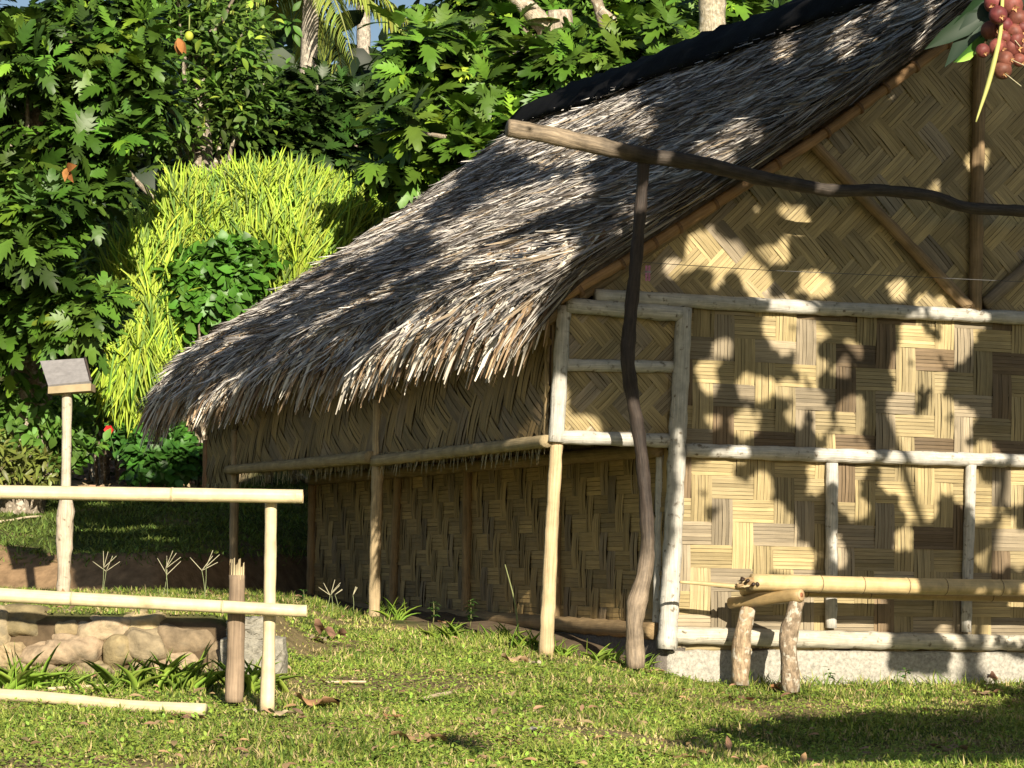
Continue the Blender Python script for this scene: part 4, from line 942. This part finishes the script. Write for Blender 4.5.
bush('leafy_shrub', [B(105, 300, 30.5, 40, 60), B(130, 250, 30.6, 35, 40)], 1300, T_NARROW, .22, (.13, .20, .035), 'narrow leaved shrub rising left of the yellow strap leaved shrub', aspect=1.3, m=M_soft)
# red flower
mb = MB(); c = P(109, 430, 28.2)
for k in range(6):
    a_ = k*1.05; d = np.array([math.cos(a_), -.5, math.sin(a_)])*.055; s_ = np.array([-math.sin(a_), 0, math.cos(a_)])*.03
    mb.add([c, c+d*.6+s_, c+d, c+d*.6-s_], [[0, 1, 2, 3]], (.75, .03, .03))
mb.tube([c, c+np.array([.05, .1, -.25])], [.006, .006], 5, 0, (.1, .2, .04), rings=4)
mb.build('red_flower', M_soft, None, base=c-Z*.25, label='single red flower above the leaf litter', cat='flower', smooth_=False)
# dead leaf litter on the slope and dead branches (stuff)
n = 2600; px = RNG.uniform(85, 165, n); py = RNG.uniform(425, 485, n)
pos = []
for k in range(n):
    q = RNG.uniform(7.2, 12.5); x = RNG.uniform(-5.2, -3.3); y = q+22.3+1.5*max(0, x+3.0); pos.append([x, y, float(gz(x, y))+.03])
pos = np.array(pos); d = unit(np.stack([RNG.normal(0, 1, n), RNG.normal(0, 1, n), RNG.uniform(-.1, .6, n)], 1))
rep_obj('leaf_litter', [rep(T_OVAL, pos, frames(d, np.tile([0, -.5, 1.0], (n, 1))), RNG.uniform(.08, .24, n), jcol((.40, .28, .17), n, .4))], M_dry, label='dry brown leaf litter on the slope behind the post box', kind='stuff')
# breadfruits
for px, py, lb in ((189, 36, 'round yellow breadfruit hanging in the light green tree'),):
    D__ = 26.2; c = P(px, py, D__); mb = MB(); import bmesh
    bm = bmesh.new(); bmesh.ops.create_icosphere(bm, subdivisions=3, radius=.045); vs = np.array([v_.co for v_ in bm.verts])*np.array([1, 1, 1.15]); fs = [[v_.index for v_ in f.verts] for f in bm.faces]; bm.free()
    mb.add(vs+c, fs, (.45, .50, .06) if px > 100 else (.2, .32, .06)); mb.tube([c+Z*.06, c+Z*.22], [.008, .008], 6, 0, (.3, .35, .1), rings=4)
    mb.build('breadfruit', M_soft, None, base=c, label=lb, cat='breadfruit', group='breadfruits in the trees')
def dryhang(px, py, D__, label, sz=.3):
    c = P(px, py, D__); n = 3; d = unit(np.array([0, -.3, -1.0])+RNG.normal(0, .5, (n, 3)))
    rep_obj('dead_leaf', [rep(T_OVAL, np.tile(c, (n, 1)), frames(d, np.tile([0, -1.0, .2], (n, 1))+RNG.normal(0, .3, (n, 3))), RNG.uniform(.7, 1.1, n)*sz, jcol((.36, .17, .05), n, .25))], M_dry, base=c, label=label, cat='dead leaf', group='withered leaves hanging in the trees')
dryhang(67, 168, 25.4, 'withered orange leaf cluster in the middle of the left tree', .2); dryhang(178, 38, 25.9, 'withered orange leaf beside the yellow breadfruit', .2); dryhang(526, 112, 27.3, 'withered orange leaf hanging over the ridge end', .22); dryhang(66, 12+300, 26, 'withered leaf low in the left tree', .15)

# distant wood (stuff)
def wood():
    n = 26000; th = RNG.uniform(-.36, .36, n); D = RNG.uniform(38, 60, n); x = th*D
    pxx = 512+F*th
    top = np.interp(pxx, [-300, 60, 200, 300, 335, 348, 385, 400, 520, 1300], [30, 25, 12, 22, 40, 62, 62, 30, 10, -20])   # skyline in px at photo row
    py = top-10+RNG.random(n)**.8*480+vnoise(pxx/40, D/6, 1, 8)*14
    z = (560-py)/F*D; pos = np.stack([x, D, z], 1); g_ = gz(x, D); ok = pos[:, 2] > g_; pos = pos[ok]; n = len(pos)
    d = unit(RNG.normal(0, 1, (n, 3))+np.array([0, -.4, .0])); s_ = RNG.uniform(.4, .9, n)
    hue = vnoise(pos[:, 0], pos[:, 2], .5, 4)[:, None]
    col = jcol((.018, .036, .008), n, .4)*(1+.35*hue)
    rep_obj('distant_wood', [rep(T_OVAL, pos, frames(d, unit(RNG.normal(0, .6, (n, 3))+np.array([0, -.4, 1.0]))), np.stack([s_*1.4, s_, s_], 1), np.clip(col, .01, 1))], M_soft, label='dark wooded hillside behind the trees', kind='stuff')
wood()

# ================================================================== fruit tree in front at right; its canopy dapples the gable, roof and lawn
def E(cx, cy, rx, ry, ox, oy, s_): return ('e', ox+cx*s_, oy+cy*s_, rx*s_, ry*s_)
LIT = []
c4 = [(190, 150, 12, 40), (345, 140, 10, 10), (378, 135, 14, 14), (630, 157, 14, 14), (270, 215, 55, 22), (245, 255, 28, 20), (725, 200, 25, 16), (795, 235, 28, 16), (720, 235, 12, 12),
 (65, 325, 18, 12), (360, 285, 42, 20), (275, 322, 36, 20), (340, 370, 24, 36), (385, 395, 10, 14), (20, 435, 18, 18), (165, 460, 20, 28), (455, 418, 12, 13), (480, 345, 8, 12),
 (310, 480, 62, 17), (350, 512, 30, 12), (380, 570, 12, 26), (300, 547, 15, 15), (468, 535, 28, 48), (135, 583, 24, 20), (35, 560, 14, 14), (650, 308, 12, 30), (835, 290, 42, 28), (800, 350, 28, 24),
 (710, 370, 26, 62), (730, 425, 16, 28), (645, 400, 14, 40), (668, 455, 11, 45), (630, 510, 30, 62), (760, 525, 24, 14), (740, 560, 28, 18), (820, 585, 17, 40), (700, 625, 80, 50),
 (430, 650, 20, 22), (465, 682, 52, 26), (385, 685, 14, 14), (60, 730, 26, 38), (105, 685, 18, 9), (440, 730, 55, 36), (370, 740, 26, 26), (730, 690, 115, 24), (640, 730, 36, 36), (770, 740, 90, 34), (860, 745, 22, 34), (900, 675, 28, 28), (922, 700, 14, 18)]
LIT += [E(*a, 700, 240, .3164) for a in c4]
c9 = [(250, 60, 26, 48), (205, 20, 25, 18), (295, 130, 38, 62), (345, 120, 30, 90), (385, 150, 42, 46), (165, 150, 18, 18), (225, 205, 50, 45), (175, 240, 42, 36), (300, 235, 80, 36), (430, 232, 40, 34),
 (495, 30, 22, 32), (575, 70, 22, 46), (595, 112, 14, 18), (545, 215, 13, 26), (700, 25, 42, 34), (758, 70, 30, 66), (830, 40, 36, 26), (707, 180, 11, 13), (885, 40, 22, 56), (905, 110, 12, 30), (940, 80, 26, 36),
 (1000, 40, 20, 50), (975, 180, 18, 56), (940, 228, 38, 24), (1010, 220, 20, 40), (840, 432, 28, 20), (905, 445, 18, 16), (1000, 420, 28, 30), (850, 500, 13, 24), (900, 515, 46, 24), (985, 520, 45, 28),
 (1015, 350, 20, 30), (920, 400, 25, 14)]
LIT += [E(*a, 624, 468, .3906) for a in c9]
LIT += [('p', [(648, 275), (655, 255), (690, 240), (705, 230), (745, 230), (783, 243), (783, 258), (765, 262), (757, 280), (764, 300), (757, 300), (750, 285), (740, 264), (722, 270), (712, 284), (695, 275), (680, 290), (664, 270)]),
 ('p', [(560, 455), (672, 470), (690, 480), (700, 520), (735, 565), (735, 600), (880, 600), (880, 648), (878, 700), (660, 720), (540, 700), (530, 440)]),
 ('p', [(655, 480), (675, 478), (692, 486), (690, 505), (668, 520)]),
 ('e', 888, 80, 7, 6), ('e', 903, 91, 7, 8), ('e', 782, 205, 8, 7), ('e', 796, 220, 13, 8), ('e', 750, 213, 10, 6), ('e', 765, 207, 6, 7), ('e', 932, 184, 5, 5), ('e', 978, 160, 7, 5), ('e', 640, 235, 8, 12), ('e', 655, 268, 6, 8),
 ('e', 780, 195, 6, 4), ('e', 555, 430, 8, 10), ('e', 583, 432, 7, 9), ('e', 560, 405, 5, 14), ('e', 545, 380, 4, 10), ('e', 565, 300, 4, 5)]
# roof: lit lower left, dark bands above
LIT += [('p', [(120, 445), (120, 400), (165, 345), (225, 322), (285, 303), (330, 275), (385, 262), (415, 250), (430, 232), (470, 215), (515, 190), (560, 178), (592, 180), (585, 190), (545, 200), (520, 215), (480, 235), (455, 252), (420, 275), (395, 290), (430, 283), (490, 258), (540, 243), (575, 238), (560, 258), (540, 275), (556, 292), (545, 320), (550, 440), (540, 440), (300, 440)]),
 ('p', [(548, 132), (575, 122), (628, 102), (635, 106), (600, 122), (560, 142)]), ('p', [(505, 140), (520, 118), (600, 140), (590, 150), (545, 152)]), ('e', 748, 121, 14, 3), ('e', 720, 142, 12, 3), ('e', 783, 50, 6, 2.5), ('e', 845, 40, 9, 3), ('e', 935, 15, 6, 7), ('e', 880, 15, 7, 2.5), ('e', 640, 118, 6, 4), ('e', 735, 150, 7, 3),
 ('p', [(395, 200), (440, 170), (455, 168), (420, 195)]), ('e', 640, 210, 12, 5), ('e', 712, 145, 10, 4), ('e', 400, 215, 30, 5), ('e', 360, 232, 25, 6)]
GS = [[(42, 505), (60, 492), (310, 492), (320, 585), (300, 612), (180, 606), (70, 596), (60, 560)], [(648, 746), (668, 729), (700, 720), (790, 711), (870, 703), (960, 699), (1095, 699), (1095, 800), (830, 800), (760, 770), (700, 766)], [(700, 676), (735, 690), (760, 702), (830, 712), (880, 720), (820, 724), (740, 708)], [(880, 716), (1080, 700), (1080, 720), (900, 730)], [(990, 690), (1080, 685), (1080, 700), (1000, 700)]]
W_, H_ = 1180, 1000; OXp, OYp = 60, 160       # raster of the sun patches, used to leave gaps between the leaf clumps
lit = np.zeros((H_, W_), bool); yy, xx = np.mgrid[0:H_, 0:W_]; xx = xx-OXp; yy = yy-OYp
wx_ = vnoise(xx/11.0, yy/11.0, 1, 41)*4.5+vnoise(xx/5.0, yy/5.0, 1, 42)*2.0; wy_ = vnoise(xx/11.0, yy/11.0, 1, 43)*4.5+vnoise(xx/5.0, yy/5.0, 1, 44)*2.0
XW, YW = xx+wx_, yy+wy_
def polymask(poly):
    c = np.zeros(xx.shape, bool); j = len(poly)-1
    for i in range(len(poly)):
        xi, yi = poly[i]; xj, yj = poly[j]
        if yi != yj: c ^= ((yi > yy) != (yj > yy)) & (xx < (xj-xi)*(yy-yi)/(yj-yi)+xi)
        j = i
    return c
for L_ in LIT:
    if L_[0] == 'e': lit |= ((XW-L_[1])/L_[3])**2+((YW-L_[2])/L_[4])**2 < 1
    else: lit |= polymask(L_[1])
house = polymask([(225, 320), (400, 185), (545, 90), (975, -45), (1100, -50), (1100, 695), (672, 660), (670, 440), (556, 440), (540, 300)])
gs = np.zeros(lit.shape, bool)
for g_ in GS: gs |= polymask(g_)
house &= ~polymask([(120, 445), (120, 400), (165, 345), (225, 322), (200, 500)])
iw = polymask([(558, 462), (650, 462), (650, 598), (558, 606)])  # inner wall area that extra canopy leaves are added to shade
shade = (house & ~lit) | gs | iw
lit2 = ~shade
lit2d = lit2.copy()
for dx_ in (-2, 0, 2):
    for dy_ in (-2, 0, 2): lit2d |= np.roll(np.roll(lit2, dx_, 1), dy_, 0)
lit2 = lit2d
def canopy():
    K = 62000; px = RNG.uniform(30, 1095, K); py = RNG.uniform(-60, 768, K)
    si = shade[(py+OYp).astype(int), (px+OXp).astype(int)]
    # clearance to the nearest sunlit pixel
    clear = np.zeros(K)
    ok = si.copy()
    for r in (3, 6, 9, 12, 16, 22):
        for a_ in np.arange(0, 6.28, .55):
            x2 = np.clip((px+np.cos(a_)*r+OXp).astype(int), 0, W_-1); y2 = np.clip((py+np.sin(a_)*r+OYp).astype(int), 0, H_-1)
            ok &= ~lit2[y2, x2]
        clear[ok] = r
    sel = si & (clear >= 3); px = px[sel]; py = py[sel]; clear = clear[sel]; n = len(px)
    d = np.stack([ray(a, b) for a, b in zip(px, py)])
    # first surface hit by each pixel: gable plane inside its outline, roof plane, else ground
    tg = np.dot(C0, V)/(d @ V); pg = d*tg[:, None]; ug = (pg-C0) @ U
    on_g = (ug > -.02) & (pg[:, 2] < rake_z(ug)) & (py < 700) & (pg[:, 2] > -.9)
    r0, r1, r2 = roofp(.2, .1), roofp(.2, .9), roofp(.8, .1); nrm = np.cross(r1-r0, r2-r0); nrm /= np.linalg.norm(nrm)
    prf = d*(np.dot(r0, nrm)/(d @ nrm))[:, None]
    pts = np.where(on_g[:, None], pg, prf)
    low = (py > 655) & ~on_g | (gs[(py+OYp).astype(int), (px+OXp).astype(int)])
    kk = np.where(low)[0]; dd = d[kk]; tt_ = np.full(len(kk), 6.0); act = np.ones(len(kk), bool)
    while act.any() and tt_.max() < 80:
        act = act & ((dd[:, 2]*tt_) > gz(dd[:, 0]*tt_, tt_)); tt_ = np.where(act, tt_+.06, tt_)
    pts[kk] = dd*tt_[:, None]
    for k in np.where(iw[(py+OYp).astype(int), (px+OXp).astype(int)])[0]: pts[k] = ip(px[k], py[k])
    ex = np.full(n, 99.0)
    for tq in np.arange(13, 4.4, -.3):      # nearest place along the sun ray that stays out of the picture
        a_, b_ = proj(pts+SD*tq); inside = (a_ > -110) & (a_ < 1134) & (b_ > -110) & (b_ < 868)
        ex = np.where(~inside & (ex < tq+.5) | (tq > 12.9), tq, ex)
    T = ex+RNG.uniform(.3, 2.2, n)
    Q = pts+SD*T[:, None]
    # sun rays to the ground that the hut already blocks need no leaf
    u0 = (pts-C0) @ U; su = SD @ U; sv = SD @ V; ts = (-.26-u0)/su; vv_ = (pts-C0) @ V+ts*sv; zz_ = pts[:, 2]+ts*SD[2]
    blocked = low & (ts > 0) & (vv_ > -.3) & (vv_ < 9.9) & (zz_ < 1.9) & (u0 < -.26)
    cx, cy = proj(Q); vis = (cx > -60) & (cx < 1084) & (cy > -60) & (cy < 828) & (Q[:, 1] > 0)
    near = (Q[:, 1] < 1.6) & (np.abs(Q[:, 0]) < 1.2) & (Q[:, 2] < .8)
    tt2 = np.dot(C0-Q, V)/(-(SD @ V)); hit = Q-SD*tt2[:, None]; hx, hy = proj(hit); hu_ = (hit-C0) @ U
    wrong = (hu_ > .02) & (hit[:, 2] < rake_z(hu_)) & (hit[:, 2] > -.5) & (hx < 1090) & (hx > 0) & (hy > 0) & lit2[np.clip(hy+OYp, 0, H_-1).astype(int), np.clip(hx+OXp, 0, W_-1).astype(int)] & ~((hu_ < uc) & (hit[:, 2] < .8))
    k = ~vis & ~near & ~blocked & ~wrong; Q = Q[k]; clear = clear[k]; n = len(Q)
    pm = np.linalg.norm(pts[k], axis=1)/F
    s_ = np.clip(clear*pm*1.9, .04, .26)*RNG.uniform(.85, 1.1, n)
    d = unit(RNG.normal(0, 1, (n, 3))); d = unit(d-SD*(d @ SD)[:, None]*.8)     # broadside to the light, for full shade
    c_ = Q-d*s_[:, None]*.5
    return c_, d, s_, Q, np.tile(SD, (n, 1))
c_, d_, s_, Q, up_ = canopy()
ft = thing('fruit_tree', [6.0, 6.5, float(gz(6.0, 6.5))], 'tree at right whose branch hangs red brown fruits into the top corner', 'tree')
rep_obj('crown', [rep(T_OVAL, c_, frames(d_, up_+RNG.normal(0, .35, up_.shape)), np.stack([s_*1.5, s_, s_*.3], 1), jcol((.05, .12, .02), len(c_), .3))], M_leaf, ft)  # unseen crown, leaves placed along sun rays to shape the dapples
print('canopy leaves', len(c_), 'y', Q[:, 1].min(), Q[:, 1].max())
mb = MB(); tb = np.array([6.0, 6.5, float(gz(6.0, 6.5))]); tt = np.array([5.8, 6.9, 3.6])
mb.tube([tb-Z*.2, np.array([6.1, 6.6, 1.0]), tt], [.2, .15, .11], 14, .1, (.30, .25, .19), rings=50); mb.build('trunk', M_bark, ft)
mb = MB()
lb = [([5.8, 6.9, 3.6], [4.6, 8.5, 4.8], [2.6, 9.5, 5.6], [.5, 11, 6.2]), ([5.8, 6.9, 3.6], [5.9, 8.0, 5.2], [4.6, 10.5, 6.6]), ([6.0, 6.6, 3.0], [5.4, 4.6, 3.1], [4.6, 2.8, 3.3]), ([5.9, 6.8, 3.3], [4.0, 6.4, 3.1], [2.0, 6.0, 2.2], [1.16, 5.9, 1.42])]
for i_, L_ in enumerate(lb): mb.tube(L_, np.linspace(.022 if i_ == 3 else .05, .006, len(L_)), 8, .1, (.26, .21, .16), rings=30)
mb.build('limbs', M_bark, ft)
DFR = 5.9
FR = [(930, 10, 30), (985, 18, 33), (942, 47, 27), (1004, 60, 30), (915, 96, 27), (992, 102, 28), (1018, 88, 24), (940, 150, 27), (985, 148, 30), (893, 160, 21), (965, 188, 25), (956, 222, 27), (1018, 150, 22), (1008, 190, 20), (965, 80, 24), (1000, 125, 24), (960, 120, 22)]
import bmesh
bm = bmesh.new(); bmesh.ops.create_icosphere(bm, subdivisions=3, radius=1); SV = np.array([v_.co for v_ in bm.verts]); SF = [[v_.index for v_ in f.verts] for f in bm.faces]; bm.free()
root_s = P(1003, -12, DFR+.02)
for k, (cx, cy, r_) in enumerate(FR):
    depth = DFR+(-.03 if k in (2, 7, 10, 11, 9) else .03)+random.uniform(-.015, .015)
    px, py = 700+cx*.3164, cy*.3164; c = P(px, py, depth); r = r_*.3164*depth/F*1.12
    ax = unit(np.array([random.uniform(-.8, .9), -.9, random.uniform(-.9, -.1)])); tz = SV @ ax
    vs = SV*(1-.10*np.maximum(0, -tz)**2)[:, None]-ax*.13*(np.maximum(0, tz)**8)[:, None]
    mb = MB(); mb.add(c+vs*r, SF, np.array([.18, .048, .042])*random.uniform(.8, 1.25)*np.array([1, random.uniform(.8, 1.5), 1]))
    fo = mb.build('fruit', M_fruit, ft)
    mb = MB(); e_ = c+ax*r*.86
    a_ = unit(np.cross(ax, Z)); b_ = np.cross(ax, a_)
    for j in range(4):
        w2 = a_*math.cos(j*1.57+.4)+b_*math.sin(j*1.57+.4)
        s2 = np.cross(ax, w2); mb.add([e_+w2*r*.08-s2*r*.15, e_+w2*r*.08+s2*r*.15, e_+w2*r*.38+ax*r*.25], [[0, 1, 2]], (.5, .28, .12))
    if k in (10, 11, 5): mb.tube([e_, e_+ax*.02+np.array([.03, 0, -.02])], [.0012, .0008], 4, 0, (.6, .55, .35), rings=4)
    o_ = mb.build('calyx', M_dry, fo)
mb = MB()
for k, (cx, cy, r_) in enumerate(FR): 
    c = P(700+cx*.3164, cy*.3164, DFR+.03); m2 = (c+root_s)/2+np.array([.005, .02, .01]); mb.tube([root_s, m2, c], [.005, .003, .0025], 6, .1, (.10, .06, .03), rings=8)
mb.build('fruit_stalks', M_bark, ft)
mb = MB(); mb.tube([root_s, P(1001, 30, DFR-.02), P(995, 60, DFR-.05), P(988, 85, DFR-.05), P(976, 122, DFR-.05)], [.004, .005, .006, .005, .002], 8, .2, (.50, .50, .16), rings=30); mb.build('stem', M_soft, ft, label='pale yellow green bare stem hanging below the fruits')
n = 9; lp = [((1000, -20), (955, 40), .20), ((1000, -5), (948, 60), .17), ((990, 30), (962, 64), .1), ((1005, 10), (968, 38), .12), ((1010, -20), (975, -2), .14), ((1015, 0), (1040, 10), .15), ((990, 10), (930, 45), .2), ((1015, -15), (1045, -8), .14)]
pos = []; dr = []; ls = []
for (a, b, l) in lp: 
    p0 = P(*a, DFR+.08); p1 = P(*b, DFR+.05); pos.append(p0); dr.append(p1-p0); ls.append(np.linalg.norm(p1-p0))
pos.append(P(975, 52, DFR-.02)); dr.append(P(955, 66, DFR-.06)-pos[-1]); ls.append(.055)
pos = np.array(pos); dr = unit(np.array(dr)); ls = np.array(ls)
cl = jcol((.018, .045, .02), len(pos), .3); cl[-1] = (.30, .5, .08); cl[2] = (.06, .16, .03)
rep_obj('leaf_cluster', [rep(T_OVAL, pos, frames(dr, np.tile([.5, -.9, .1], (len(pos), 1))+RNG.normal(0, .35, (len(pos), 3))), np.stack([ls*.62, ls, ls*.8], 1), cl)], M_soft, ft)
